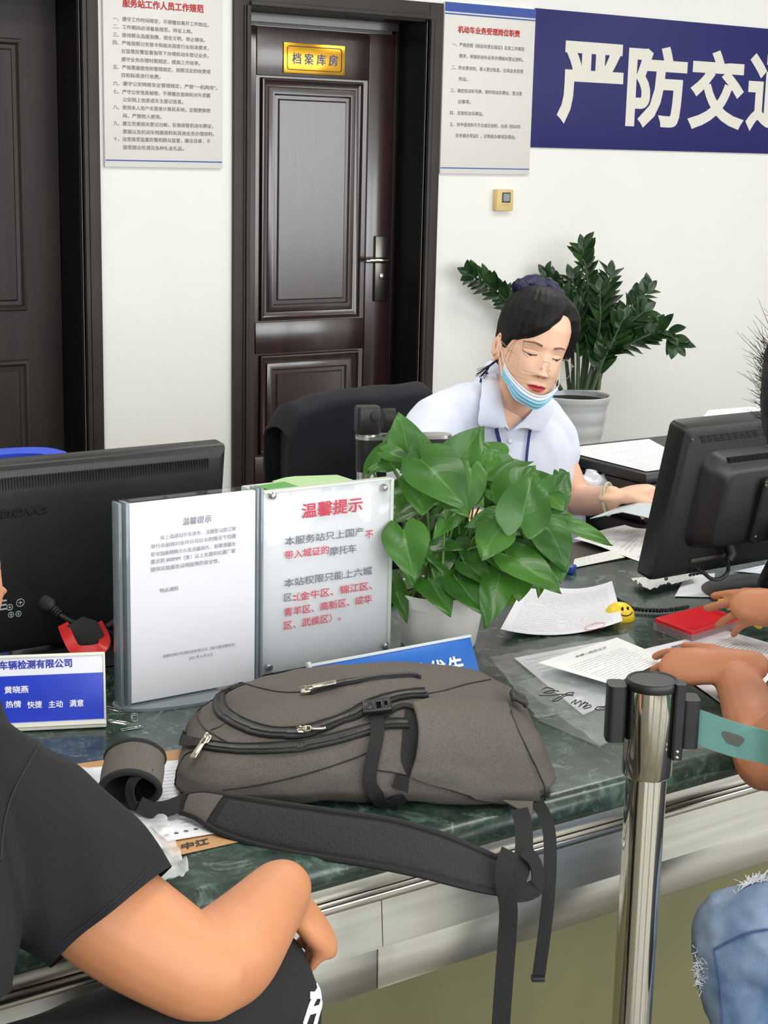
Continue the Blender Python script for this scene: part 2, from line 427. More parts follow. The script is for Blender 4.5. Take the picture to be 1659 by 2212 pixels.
# ---- archive room door
d1 = thing('door_1', 'glossy dark maroon panelled door with a gold plate and steel handle', 'door', (D1L, WB, 0)); st(d1)
casing(D1L, D1R, D1T, CW, d1, m_casing); jambs(D1L, D1R, D1T, d1, JD)
YD = WB + JD - .03
def zd(px, py): return Ry(px, py, YD).z
def xd(px, py): return Ry(px, py, YD).x
LT = zd(534, 49); LX1 = D1R - .03
g = G().box(((D1L + LX1) / 2, YD + .02, LT / 2), (LX1 - D1L, .04, LT - .01))
g.box(((D1L + LX1) / 2, YD - .004, LT + (D1T - LT) / 2), (LX1 - D1L, .03, D1T - LT - .012))   # head rail
xa, xb = xd(561, 420), xd(778, 420)
z1t, z1b = zd(565, 167), zd(562, 693); z2t, z2b = zd(556, 768), zd(555, 983)
# stile and rail boards, a hair proud, so that their joints read as fine lines
s0, s1 = xd(553, 420) - .004, xd(789, 420) + .002
for a, b in ((D1L + .002, s0), (s1, LX1 - .002)): g.box(((a + b) / 2, YD - .003, LT / 2), (b - a - .003, .008, LT - .014), bev=.0025)
for a, b in ((z1t + .006, LT - .007), (z2t + .004, z1b - .004), (.05, z2b - .006)): g.box(((s0 + s1) / 2, YD - .003, (a + b) / 2), (s1 - s0 - .003, .008, b - a - .003), bev=.0025)
P1 = [(0, .004), (.003, .012), (.008, .014), (.012, .006), (.022, .0), (.03, -.001), (.034, .006), (.04, .008), (.056, .008), (.062, .0), (.074, .0005), (.08, .006)]
rings(g, xa, xb, z1b, z1t, P1, YD - .002); rings(g, xa, xb, z2b, z2t, P1, YD - .002)
leaf = g.out('door_leaf', m_doorwood, d1, smooth=30)
hx, hz0, hz1 = xd(819, 580), zd(819, 650), zd(819, 509)
hw = (xd(834, 580) - xd(805, 580)) / 2
g = G().box((hx, YD - .013, (hz0 + hz1) / 2), (hw * 2, .014, hz1 - hz0), bev=.005)
pl = g.out('handle_plate', m_darksteel, d1)
lz = zd(815, 561)
g = G().tube([(hx + .006, YD - .012, lz), (hx + .006, YD - .05, lz)], .011, 14)
g.tube(cr([(hx + .008, YD - .05, lz), (hx - .02, YD - .054, lz + .001), (hx - .06, YD - .055, lz + .002), (hx - .094, YD - .052, lz - .001)], 5), [.0115] * 8 + [.0105] * 5 + [.008] * 3, 14, rnd=True)
for k in range(4): g.tube([(hx - .006 - k * .004, YD - .0515, lz), (hx - .008 - k * .004, YD - .0517, lz)], .0125, 14)
g.out('lever', M('polished_lever', (215, 212, 205), .18, metal=1), pl)
g = G().lathe([(.0, .006), (.010, .006), (.013, .004), (.013, 0)], (hx, YD - .021, zd(819, 596)), 20, axis=(0, -1, 0))
g.out('lock_cylinder', m_steel, pl)
# ---- left door
d2 = thing('door_2', 'matt grey-brown panelled door without a name plate, beyond the blue chair', 'door', (D2L, WB, 0)); st(d2)
casing(D2L, D2R, D2T, CW, d2, m_casing)
jambs(D2L, D2R, D2T, d2, JD)
g = G().box(((D2L + D2R) / 2, YD + .02, D2T / 2), (D2R - D2L - .02, .04, D2T - .02))
px1 = Ry(52, 400, YD).x; px0 = D2L + (D2R - px1)
zt, zb = Ry(20, 82, YD).z, Ry(20, 672, YD).z
P2 = [(0, .0), (.004, .012), (.014, .014), (.022, .004), (.034, .002), (.04, .008)]
rings(g, px0, px1, zb, zt, P2, YD - .001); rings(g, px0, px1, .25, Ry(20, 778, YD).z, P2, YD - .001)
g.out('door_leaf', m_door2, d2, smooth=30)
# ============================================================ things on the back wall
m_board = M('poster_white', (222, 219, 214), .5); m_red = M('print_red', (196, 40, 46), .6); m_greyprint = M('print_grey', (128, 126, 124), .6)
m_blueline = M('print_blue', (58, 76, 160), .6); m_bluebanner = M('banner_navy', (34, 36, 100), .5, spec=.3); m_offwhite = M('letter_white', (226, 222, 212), .6)
m_edge = M('board_edge', (186, 178, 160), .6)
def board(name, label, x0, x1, z0, z1, th, mat, cat='sign'):
    t = thing(name, label, cat, ((x0 + x1) / 2, WB, z0))
    G().box(((x0 + x1) / 2, WB - th / 2 - .0005, (z0 + z1) / 2), (x1 - x0, th, z1 - z0), bev=.001).out('board', mat, t); return t
# left rules board
bx0, bx1, bz0 = xw(222, 250), xw(477, 250), Ry(350, 362, WB).z
rb = board('rules_board', 'white rules board hung on the wall between the two doors', bx0, bx1, bz0, bz0 + .68, .012, m_board)
YB = WB - .0125
ls = [("一、遵守工作时间规定，不得擅自离开工作岗位。", 777, 125, 1437), ("二、工作期间必须着装规范，持证上岗。", 777, 180, 1325), ("三、接待群众态度热情，语言文明，举止得体。", 777, 236, 1412), ("四、严格按照公安部令和相关国家行业标准要求，", 777, 291, 1437),
      ("在监管民警监督指导下办理机动车登记业务，", 835, 350, 1437), ("遵守业务办理时限规定，提高工作效率。", 835, 407, 1378), ("五、严格票据使用和管理规定，按照法定的收费项", 778, 459, 1450), ("目和标准进行收费。", 837, 516, 1105),
      ("六、遵守公安网络安全管理规定，严禁“一机两用”。", 778, 572, 1497), ("七、严守公安信息秘密，不得擅自查阅和对外泄露", 779, 629, 1450), ("公安网上信息或车主登记信息。", 845, 685, 1262), ("八、使用本人用户名登录计算机系统，定期更换密", 779, 737, 1450),
      ("码，严禁他人使用。", 845, 796, 1112), ("九、建立完善相关登记台帐，妥善保管机动车牌证，", 780, 848, 1467), ("票据以及机动车档案资料和其他业务办理资料。", 845, 906, 1475), ("十、自觉接受监督民警和群众监督，廉洁自律，不", 780, 956, 1450), ("接受群众吃请及各种礼金礼品。", 847, 1014, 1265)]
link('lettering', join([wall_line(s, (a / 3.19, y / 3.19), b / 3.19, YB, 9.3, .012) for s, a, y, b in ls]), m_greyprint, rb, False, 'small grey lines of rules')
link('heading', wall_line("服务站工作人员工作规范", (264, 5.5), 440, YB, 17, .03), m_red, rb, False, 'red heading')
g = G(); zz = Ry(350, 348, WB).z; g.box(((bx0 + bx1) / 2, YB - .0004, zz), (bx1 - bx0 - .004, .0008, .004)); g.out('stripe', m_blueline, rb, False, 'thin blue stripe')
# right duties board
cx0, cx1 = xw(952, 180), xw(1147, 180); cz0 = (Ry(947, 374, WB).z + Ry(1138, 378, WB).z) / 2; cz1 = (Ry(958, 5, WB).z + Ry(1157, 20, WB).z) / 2
db = board('duties_board', 'white duties board with a blue band, between maroon door and navy banner', cx0, cx1, cz0, cz1, .012, m_board)
ls = [("一、严格按照《机动车登记规定》及其工作规范", 128, 214, 477), ("要求，审查机动车业务办理相关登记资料。", 161, 270, 472), ("二、符合要求的，录入登记信息，出具业务受理", 124, 326, 471), ("凭证。", 157, 382, 203), ("三、确定机动车号牌，制作机动车牌证，签注登", 119, 437, 466), ("记事项。", 154, 492, 217),
      ("四、发放机动车牌证。", 116, 546, 278), ("五、对申请资料不齐全或无效的，出具《机动车", 115, 602, 458), ("业务退办凭证》，注明退办事项及理由。", 143, 656, 434)]
q = 2.245
link('lettering', join([wall_line(s, (920 + a / q, y / q), 920 + b / q, YB, 8.6, .012) for s, a, y, b in ls]), m_greyprint, db, False, 'small grey lines of duties')
link('heading', wall_line("机动车业务受理岗位职责", (920 + 155 / q, 141 / q), 920 + 456 / q, YB, 14.5, .03), m_red, db, False, 'red heading')
g = G(); bw = cx1 - cx0 - .003; xm = (cx0 + cx1) / 2; hb = cz1 - Ry(958, 24, WB).z
m_bb = M('band_blue', (52, 82, 160), .6)
for nm_, z_, h_ in (('top_band', cz1 - hb / 2, hb), ('stripe', cz1 - hb - .008, .005), ('stripe', Ry(1045, 364, WB).z, .004)): G().box((xm, YB - .0004, z_), (bw, .0008, h_)).out(nm_, m_bb, db, False, 'blue printed band')
# navy slogan banner
nx0 = cx1 + .003; nz1 = Ry(1156, 20, WB).z + .004; nz0 = Ry(1143, 318, WB).z
nb = board('slogan_banner', 'long navy slogan banner with big white characters on the white wall', nx0, nx0 + 2.6, nz0, nz1, .008, m_bluebanner, 'banner')
YN = WB - .0085; ms = []
for ch, xl, xr_, yt, yb in (("严", 640, 955, 205, 605), ("防", 975, 1262, 222, 622), ("交", 1275, 1550, 243, 630)):
    a = Ry(920 + xl / q, (yt + yb) / 2 / q, YN); b = Ry(920 + xr_ / q, (yt + yb) / 2 / q, YN); m_ = 920 + (xl + xr_) / 2 / q
    zt_, zb_ = Ry(m_, yt / q, YN).z, Ry(m_, yb / q, YN).z
    ms.append(text_mesh(ch, V((a.x, YN, zb_)), XR, ZU, width=b.x - a.x, height=zt_ - zb_, bold=.034, eps=.0015))
x_ = Ry(920 + 1558 / q, 440 / q, YN).x; cw_ = b.x - a.x
for k, ch in enumerate("通肇事"):
    ms.append(text_mesh(ch, V((x_ + k * cw_ * 1.1, YN, zb_)), XR, ZU, width=cw_, height=(zt_ - zb_) * 1.0, bold=.034, eps=.0015))
link('lettering', join(ms), m_offwhite, nb, False, 'big white characters')
# thermostat
tx0, tx1 = xw(1064, 432), xw(1100, 432); tz0, tz1 = Ry(1081, 455, WB).z, Ry(1081, 409, WB).z
th = thing('thermostat', 'small yellowed square thermostat with grey display on the white wall', 'thermostat', ((tx0 + tx1) / 2, WB, tz0))
G().box(((tx0 + tx1) / 2, WB - .014, (tz0 + tz1) / 2), (tx1 - tx0, .028, tz1 - tz0), bev=.004).out('housing', M('aged_plastic', (220, 196, 132), .5), th)
xm, zm = (tx0 + tx1) / 2 + .004, tz0 + (tz1 - tz0) * .63
G().box((xm, WB - .029, zm), (.042, .003, .040), bev=.001).out('display_bezel', M('bezel', (52, 56, 58), .4), th)
G().box((xm, WB - .0305, zm), (.032, .002, .030)).out('display', M('lcd_grey', (140, 146, 148), .3), th)
g = G()
for k in range(5): g.box((xm - .016 + k * .008, WB - .0285, tz0 + .024), (.005, .002, .004), bev=.0008)
g.out('buttons', M('aged_plastic_dark', (196, 172, 110), .5), th)
# gold door plate
gx0, gx1 = Ry(609, 125, YD).x, Ry(741, 128, YD).x; gz0, gz1 = (Ry(608, 157, YD).z + Ry(740, 164, YD).z) / 2, (Ry(610, 91, YD).z + Ry(743, 100, YD).z) / 2
gp = thing('door_plate', 'shiny gold name plate fixed high on the maroon door', 'sign', ((gx0 + gx1) / 2, YD, gz0))
G().box(((gx0 + gx1) / 2, YD - .011, (gz0 + gz1) / 2), (gx1 - gx0, .006, gz1 - gz0), bev=.0012).out('plate', m_gold, gp)
yg = YD - .0145; w_, h_ = gx1 - gx0, gz1 - gz0
def rrect(w, h, r, k=6):
    return [(sx * (w / 2 - r) + r * math.cos(a), sy * (h / 2 - r) + r * math.sin(a)) for sx, sy, a0 in ((1, 1, 0), (-1, 1, 1), (-1, -1, 2), (1, -1, 3)) for a in [math.pi / 2 * (a0 + j / k) for j in range(k + 1)]]
g = G(); A_ = rrect(w_ * .9, h_ * .8, .012); B_ = rrect(w_ * .9 - .006, h_ * .8 - .006, .010); n_ = len(A_); cx_, cz_ = (gx0 + gx1) / 2, (gz0 + gz1) / 2
g.add([(cx_ + a, yg - .0004, cz_ + b) for a, b in A_] + [(cx_ + a, yg - .0004, cz_ + b) for a, b in B_], [(i, (i + 1) % n_, n_ + (i + 1) % n_, n_ + i) for i in range(n_)])
g.out('border', M('plate_black', (70, 48, 20), .5), gp, False)
link('lettering', join([text_mesh(ch, V((gx0 + w_ * (.13 + .2 * k), yg, gz0 + h_ * .3)), XR, ZU, width=w_ * .15, height=h_ * .38, bold=.02, eps=.0006) for k, ch in enumerate("档案库房")]), M('plate_ink', (84, 92, 130), .45), gp, False, 'dark engraved characters')
# ============================================================ service counter
CT = .75; CYF, CYB = 1.405, 2.262
def marble():
    m = bpy.data.materials.new('green_marble'); m.use_nodes = True; nt = m.node_tree; p = nt.nodes['Principled BSDF']
    p.inputs['Roughness'].default_value = .27; p.inputs['Coat Weight'].default_value = .08
    tc = nt.nodes.new('ShaderNodeTexCoord')
    def nz(scale, det, dist, rough=.6):
        n = nt.nodes.new('ShaderNodeTexNoise'); n.inputs['Scale'].default_value = scale; n.inputs['Detail'].default_value = det; n.inputs['Distortion'].default_value = dist; n.inputs['Roughness'].default_value = rough
        nt.links.new(tc.outputs['Object'], n.inputs['Vector']); return n
    a = nz(30, 10, .9, .72); r = nt.nodes.new('ShaderNodeValToRGB'); e = r.color_ramp.elements
    e[0].position = .36; e[0].color = L((28, 40, 36)); e[1].position = .70; e[1].color = L((82, 106, 94)); k = e.new(.52); k.color = L((44, 62, 54))
    nt.links.new(a.outputs['Fac'], r.inputs['Fac'])
    b = nz(14, 9, 1.2, .8); r2 = nt.nodes.new('ShaderNodeValToRGB'); f = r2.color_ramp.elements
    f[0].position = .56; f[0].color = (0, 0, 0, 1); f[1].position = .70; f[1].color = (.75, .75, .75, 1); nt.links.new(b.outputs['Fac'], r2.inputs['Fac'])
    mx = nt.nodes.new('ShaderNodeMix'); mx.data_type = 'RGBA'; nt.links.new(r2.outputs[0], mx.inputs[0]); nt.links.new(r.outputs[0], mx.inputs[6]); mx.inputs[7].default_value = L((150, 168, 158))
    nt.links.new(mx.outputs[2], p.inputs['Base Color']); return m
m_marble = marble()
m_band = M('apron_steel', (214, 212, 204), .3, metal=1, rgb2=(196, 194, 186), nscale=3, stretch=(1, 1, 20))
m_olive = M('panel_olive', (126, 123, 88), .38, rgb2=(114, 111, 80), nscale=3)
CX0, CX1 = -1.2, 5.2
ct = thing('service_counter', 'long service counter with green marble top and steel apron', 'counter', ((CX0 + CX1) / 2, 1.8, 0))
t_ = .042; r_ = t_ / 2
prof = [(CYB, CT), (CYF + r_, CT)] + [(CYF + r_ - r_ * math.sin(a), CT - r_ + r_ * math.cos(a)) for a in [math.pi * k / 10 for k in range(1, 10)]] + [(CYF + r_, CT - t_), (CYB, CT - t_)]
g = G(); g.loft([[V((x, y, z)) for y, z in prof] for x in (CX0, CX1)]); g.out('marble_top', m_marble, ct, label='dark green veined marble top with rounded front')
def zf(px, py, y=1.43): return Ry(px, py, y).z
zs = [CT - t_, Ry(1150, 1830, 1.43).z, Ry(1150, 1847, 1.43).z, Ry(1150, 1945, 1.43).z, Ry(1150, 2026, 1.44).z]
def strip(name, z1, z0, y, d, lab=None, mat=m_band, x0=CX0, x1=CX1):
    return G().box(((x0 + x1) / 2, y + d / 2, (z0 + z1) / 2), (x1 - x0, d, z1 - z0), bev=.002).out(name, mat, ct, label=lab)
strip('upper_band', zs[0], zs[1], 1.436, .03)
strip('rail', zs[1] - .0005, zs[2], 1.424, .04, mat=M('rail_steel', (190, 186, 178), .22, metal=1))
xs_ = [CX0, Ry(828, 1900, 1.43).x, Ry(1360, 1900, 1.43).x, CX1]
for k in range(3):
    x0, x1 = xs_[k] + .0006, xs_[k + 1] - .0006; G().loft([[V((x, 1.433, zs[2] - .0005)), V((x, 1.4275, zs[3])), V((x, 1.455, zs[3])), V((x, 1.455, zs[2] - .0005))] for x in (x0, x1)]).out('apron_panel', m_band, ct, smooth=False)
for k in range(3): strip('skirt_panel', zs[3] - .001, zs[4], 1.437, .03, x0=xs_[k] + .0006, x1=xs_[k + 1] - .0006)
G().box(((CX0 + CX1) / 2, 1.80, zs[3] / 2), (CX1 - CX0 - .1, .03, zs[3] - .01)).out('knee_panel', m_olive, ct, label='recessed olive knee panel')
G().box(((CX0 + CX1) / 2, 1.63, zs[4] + .004), (CX1 - CX0 - .1, .35, .006)).out('soffit', M('soffit', (90, 90, 84), .5), ct)
G().box(((CX0 + CX1) / 2, CYB - .03, .35), (CX1 - CX0 - .1, .02, .70)).out('back_panel', M('counter_back', (60, 58, 54), .6), ct)
# dark desk behind the counter
DKZ = CT - .004
dk = thing('desk', 'dark brown clerk desk behind the marble counter', 'desk', (2.6, 2.9, 0))
m_desk = M('desk_dark', (48, 42, 38), .3, rgb2=(40, 35, 32), nscale=5)
DY0, DY1 = CYB + .004, Rz(1370, 971, DKZ).y
DXI = 2.40
out_ = [(1.62, DY0), (4.9, DY0), (4.9, DY1), (DXI, DY1), (DXI, 2.44), (1.62, 2.44)]
G().poly([(x, y, DKZ) for x, y in out_], (0, 0, 1), .03).out('desktop', m_desk, dk, smooth=False)
zz = (DKZ - .03) / 2
for x, y0, y1 in ((1.66, DY0 + .02, 2.42), (DXI + .04, 2.46, DY1 - .02), (4.86, DY0 + .02, DY1 - .02)): G().box((x, (y0 + y1) / 2, zz), (.03, y1 - y0, DKZ - .03)).out('side_panel', m_desk, dk)
# ============================================================ things on and around the counter
def Rp(px, py, P0, n):
    r = ray(px, py); return EYE + r * ((P0 - EYE).dot(n) / r.dot(n))
m_blk = M('black_plastic', (21, 22, 23), .42); m_blk2 = M('black_plastic_matt', (20, 20, 21), .6); m_slot = M('slot_black', (6, 6, 6), .8)
m_white_paper = M('white_paper', (240, 240, 246), .6); m_chrome = M('chrome', (225, 225, 222), .08, metal=1)
m_silver = M('satin_silver', (200, 200, 198), .3, metal=1)
m_ink = M('black_ink', (40, 40, 46), .6)
class Fr:
    """a local frame: right, up, out (towards the camera side)"""
    def __init__(s, o, e1, e2): s.o, s.e1 = V(o), V(e1).normalized(); s.e2 = (V(e2) - s.e1 * V(e2).dot(s.e1)).normalized(); s.e3 = s.e1.cross(s.e2); s.R = Matrix((s.e1, s.e2, s.e3)).transposed()
    def p(s, a, b, c=0): return s.o + s.e1 * a + s.e2 * b + s.e3 * c
    def px(s, x, y, c=0):
        q = Rp(x, y, s.o + s.e3 * c, s.e3) - s.o; return q.dot(s.e1), q.dot(s.e2)
def box(g, fr, a, b, c, bev=0, seg=2):
    """box in a frame: ranges along right, up, out"""
    g.box(fr.p((a[0] + a[1]) / 2, (b[0] + b[1]) / 2, (c[0] + c[1]) / 2), (a[1] - a[0], b[1] - b[0], c[1] - c[0]), fr.R, bev, seg); return g
# ---------------------------------------------------------------- left monitor
Tm, Bm = Ry(497, 963, 2.2), Ry(487, 1335, 2.235)
w_ = .52
fr = Fr(V((Tm.x - w_, Bm.y, Bm.z - .006)), (1, 0, 0), V((0, Tm.y - Bm.y, Tm.z - Bm.z)))
hm = (Tm - Bm).length + .006
mo = thing('monitor', 'wide black flat monitor with one long row of vent slots, by the blue chair', 'monitor', (fr.o.x + w_ / 2, 2.25, CT))
box(G(), fr, (0, w_), (0, hm), (-.045, -.012), .006).out('screen_bezel', m_blk, mo)
rng = [(0.004, -.012), (.008, -.004), (.02, .001), (.05, .006)]
g = G(); g.loft([[fr.p(i, i, d), fr.p(w_ - i, i, d), fr.p(w_ - i, hm - i, d), fr.p(i, hm - i, d)] for i, d in rng], cap0=False)
g.out('back_cover', m_blk, mo, smooth=30)
a0, b0 = fr.px(452, 1000, .004); a1, b1 = fr.px(2, 1045, .004)
g = G(); bb = (fr.px(452, 994, .004)[1] + fr.px(2, 1032, .004)[1]) / 2; b2 = (fr.px(452, 1022, .004)[1] + fr.px(2, 1064, .004)[1]) / 2
x = a0
while x > .03:
    box(g, fr, (x - .0026, x), (b2, bb), (-.002, .0036), .0006, 1); x -= .0046
g.out('vent_slots', m_slot, mo, label='row of upright vent slots')
a1, bt = fr.px(105, 1088, .007); _, b_b = fr.px(105, 1108, .007); a_l = a1 - (fr.px(105, 1100, .007)[0] - fr.px(12, 1104, .007)[0]) * 6 / 4.05
link('lettering', text_mesh("lenovo", fr.p(a_l, b_b - .001, .0068), fr.e1, fr.e2, width=a1 - a_l, height=(bt - b_b) * 1.35, bold=.05, shear=.12), m_slot, mo, False, 'dark raised lettering')
# rating marks
g = G(); m_mark = M('rating_mark', (172, 176, 176), .6)
for x, y, r in ((44, 1302, .006), (21, 1312, .0045), (40, 1326, .0042), (24, 1328, .0042)):
    a, b = fr.px(x, y, .007); pts = [fr.p(a + r * math.cos(t), b + r * math.sin(t), .0068) for t in [2 * math.pi * k / 20 for k in range(21)]]
    g.tube(pts, .0006, 5); g.tube([fr.p(a - r * .5, b, .0068), fr.p(a + r * .5, b, .0068)], .0006, 5); g.tube([fr.p(a, b - r * .5, .0068), fr.p(a, b + r * .5, .0068)], .0006, 5)
for k in range(3):
    a, b = fr.px(6, 1298 + 9 * k, .007); box(g, fr, (a - .01, a + .006), (b - .0012, b + .0012), (.0064, .0072))
g.out('rating_marks', m_mark, mo, label='small pale certification marks')
# neck and foot under the monitor
nx = fr.o.x + .30
G().box((nx, 2.285, .82), (.12, .03, .14), bev=.006).out('neck', m_blk2, mo)
G().lathe([(.0, 0), (.11, 0), (.115, .004), (.10, .012), (.0, .014)], (nx, 2.27, CT - .001), 32).out('foot', m_blk2, mo)
# power plug in the back, with its lead
a, b = fr.px(108, 1310, .02)
pw = thing('power_cable', 'black power plug and cable in the back of the wide flat monitor', 'cable', fr.p(a, b, .01))
g = G(); P0, P1 = fr.p(*fr.px(98, 1302, .012), .006), fr.p(*fr.px(128, 1328, .035), .035)
rg = []
for t, w, h in ((0, .017, .011), (.35, .018, .012), (.5, .012, .010), (1, .010, .009)):
    c = P0.lerp(P1, t); rg.append([c + fr.e1 * (math.cos(q) * w * .5 - math.sin(q) * h * .4) + fr.e2 * (math.sin(q) * h * .6 + math.cos(q) * w * .45) for q in [2 * math.pi * k / 12 for k in range(12)]])
g.loft(rg)
for k in range(4):
    c = P0.lerp(P1, .55 + .14 * k); g.tube([c, c + (P1 - P0).normalized() * .003], .0085, 12)
g.out('plug', m_blk2, pw)
g = G(); g.tube(cr([P1, fr.p(*fr.px(160, 1345, .05), .05), fr.p(*fr.px(205, 1357, .05), .05), fr.p(*fr.px(238, 1368, .04), .04), Rz(246, 1392, .757), Rz(262, 1402, .757), V((1.02, 2.33, .757))], 8), .0042, 8, rnd=True)
g.out('lead', m_blk2, pw)
g = G(); g.tube(cr([Rd(232, 1352, 2.42), Rd(252, 1340, 2.44), Rd(268, 1352, 2.45), V((1.02, 2.30, .77)), V((1.05, 2.34, .757))], 8), .004, 8, rnd=True); g.out('lead', m_blk2, pw)
# red rimmed stand below the monitor
c0, c1 = Rz(165, 1402, CT), Rz(222, 1400, CT)
sd = thing('desk_stand', 'black desk stand with a red U-shaped rim under the wide flat monitor', 'stand', ((c0 + c1) / 2))
d_ = 2.33
g = G(); path = [Rd(138, 1352, 2.36), Rd(148, 1378, 2.33), Rd(164, 1404, 2.31), Rd(192, 1407, 2.31), Rd(220, 1400, 2.32), Rd(226, 1380, 2.35), Rd(212, 1350, 2.40)]
g.ribbon(cr(path, 8), .016, c2w((0, -.3, -1)), .007); g.out('rim', M('red_plastic', (206, 44, 44), .35), sd)
g = G(); q = [Rd(x, y, 2.345) for x, y in ((145, 1352), (178, 1332), (206, 1340), (222, 1368), (216, 1392), (190, 1402), (166, 1396))]
g.poly(q, c2w((0, -.25, -1)), .03); g.out('body', m_blk2, sd, smooth=30)
# grey writing pad under the monitor's left end
g = G(); A, B, C, D = Rz(0, 1413), Rz(135, 1386), Rz(162, 1358), Rz(-60, 1392)
g.grid(lambda u, v: A.lerp(B, u).lerp(D.lerp(C, u), v) + V((0, 0, .006 + .002 * math.sin(u * 5))), 12, 6, .005)
tag(g.out('note_pad', doc_mat('pad_print', (196, 196, 184), 14, (.0, .1, .98, .95), (150, 150, 140))), 'grey-green ruled pad lying under the wide flat monitor', 'paper')
# blue chair behind it
bc = thing('side_chair', 'chair with a bright blue backrest beyond the wide flat monitor', 'chair', (1.0, 2.95, 0))
e0, e1 = Rd(-120, 1000, 3.05), Rd(140, 990, 3.15); mid = (e0 + e1) / 2; w2 = (e1 - e0).length / 2
g = G(); g.grid(lambda u, v: V((mid.x + (u - .5) * 2 * w2 * (1 - .10 * max(0, v - .8) / .2), mid.y + .05 * (2 * u - 1) ** 2 * -1 + .05 * (1 - v), .62 + (mid.z + .012 - .62) * v - .02 * (2 * abs(u - .5)) ** 6)), 16, 12, .035)
g.out('backrest', M('blue_chair', (44, 74, 196), .5), bc)
G().box((mid.x, mid.y - .2, .46), (2 * w2, .42, .05), bev=.02).out('seat', M('blue_chair_seat', (40, 66, 176), .6), bc)
for sx in (-1, 1):
    for y in (-.36, .0): G().tube([(mid.x + sx * (w2 - .02), mid.y + y, 0), (mid.x + sx * (w2 - .03), mid.y + y, .45)], .012, 10).out('leg', m_silver, bc)
G().tube([(mid.x, mid.y + .03, .42), (mid.x, mid.y + .045, .66)], .02, 10).out('back_support', m_silver, bc)
# ---------------------------------------------------------------- name plate
B0, B1 = Rz(20, 1579), Rz(230, 1569); ex = (B1 - B0).normalized(); B0 = B1 - ex * .245
yd_ = ZU.cross(ex); up = (ZU * math.cos(.22) + yd_ * math.sin(.22))
fr = Fr(B0, ex, up); wN = .245
tp = Rp(226, 1408, fr.o, fr.e3) - fr.o; hN = tp.dot(fr.e2)
np_ = thing('name_plate', 'blue and white desk name plate beside the person in black T-shirt', 'sign', B0.lerp(B1, .5))
b1 = fr.px(229, 1552)[1]
box(G(), fr, (0, wN), (.004, hN), (-.005, 0), .001).out('back_plate', m_silver, np_)
g = G(); box(g, fr, (0, wN), (0, b1), (-.006, .010), .002); box(g, fr, (0, wN), (b1 * .45, b1 * .6), (.008, .0115), .001); box(g, fr, (0, wN), (hN - .004, hN), (-.005, .003), .001); box(g, fr, (wN - .003, wN), (b1, hN), (-.004, .003), .001)

g.out('holder', M('cream_holder', (226, 224, 212), .35), np_)
bs = fr.px(224, 1452)[1]
box(G(), fr, (.001, wN - .003), (bs, hN - .004), (0, .0008)).out('upper_card', M('card_white', (232, 232, 244), .25), np_, label='white upper strip')
box(G(), fr, (.001, wN - .003), (b1, bs), (0, .0008)).out('lower_card', M('card_blue', (30, 56, 190), .22, rgb2=(36, 64, 200), nscale=9), np_, label='royal blue lower field')
def on(fr, body, x0, y0, x1, hpx, full=None, bold=.02, c=.001):
    """writing on a frame's plane: left-bottom pixel, right-end pixel; full = the whole line when its start lies outside the picture"""
    a0, b0 = fr.px(x0, y0, c); a1, _ = fr.px(x1, y0, c); _, bh = fr.px(x0, y0 - hpx, c); w = a1 - a0
    s = full or body
    if full: k = len(full) / len(body); a0 = a1 - w * k; w *= k
    return text_mesh(s, fr.p(a0, b0, c), fr.e1, fr.e2, width=w, height=-(bh - b0) * 1.05, bold=bold, eps=.0003)
link('company_lettering', on(fr, "车辆检测有限公司", -3, 1447, 156, 19, "锦兴车辆检测有限公司", .03), M('print_royal', (40, 50, 170), .5), np_, False, 'blue lettering')
m_wl = M('print_white', (232, 234, 244), .5)
link('name_lettering', join([on(fr, "名：黄晓燕", -26, 1500, 62, 16, None, .02), on(fr, "诺：热情", -22, 1531, 46, 15.5, None, .02), on(fr, "快捷", 59, 1530, 91, 15.5), on(fr, "主动", 105, 1529, 136, 15.5), on(fr, "满意", 150, 1527, 181, 15.5)]), m_wl, np_, False, 'white lettering')
# ---------------------------------------------------------------- acrylic notice holder with a white sheet
m_acr = clear('clear_acrylic', (224, 232, 236), .99, .05, 1.2); m_acre = clear('acrylic_edge', (150, 164, 172), .35, .06)
TL, BR = Ry(285, 1092, 1.973), Rz(550, 1480); BL = Rz(285, 1530); TR = Ry(550, 1058, 1.973)
BL.y = BR.y = 1.973
fr = Fr(V((BL.x, 1.973, (BL.z + BR.z) / 2 + .004)), XR, ZU); wA = BR.x - BL.x; hA = (TL.z + TR.z) / 2 - fr.o.z
nh = thing('notice_holder', 'clear acrylic stand holding a white typed notice, beside the name plate', 'sign holder', (fr.o.x + wA / 2, 1.985, CT))
g = G(); box(g, fr, (-.016, wA + .012), (0, hA + .003), (.001, .004), .0008); box(g, fr, (-.016, wA + .012), (0, hA + .003), (-.024, -.021), .0008); g.out('front_and_back_sheet', m_acr, nh)
for x0, x1 in ((-.0165, -.0125), (-.006, -.001), (wA + .002, wA + .006), (wA + .009, wA + .013)): box(G(), fr, (x0, x1), (0, hA + .003), (-.021, .001), .0008).out('side_edge', m_acre, nh, label='grey-blue clear side edge')
g = G(); cxx = fr.o.x + wA / 2
g.add([(cxx + math.cos(t) * (wA / 2 + .022), 1.985 + math.sin(t) * .05, z) for z in (CT, CT + .004) for t in [2 * math.pi * k / 48 for k in range(48)]], [tuple(range(48)), tuple(range(95, 47, -1))] + [(k, (k + 1) % 48, 48 + (k + 1) % 48, 48 + k) for k in range(48)])
g.out('base', m_acre, nh)
box(G(), fr, (0, wA), (.003, hA), (-.008, -.0004)).out('sheet', m_white_paper, nh, label='white typed sheet')
m_typed = M('typed_grey', (120, 120, 130), .6)
def z1(x, y): return 250 + x / 2.676, 1020 + y / 2.676
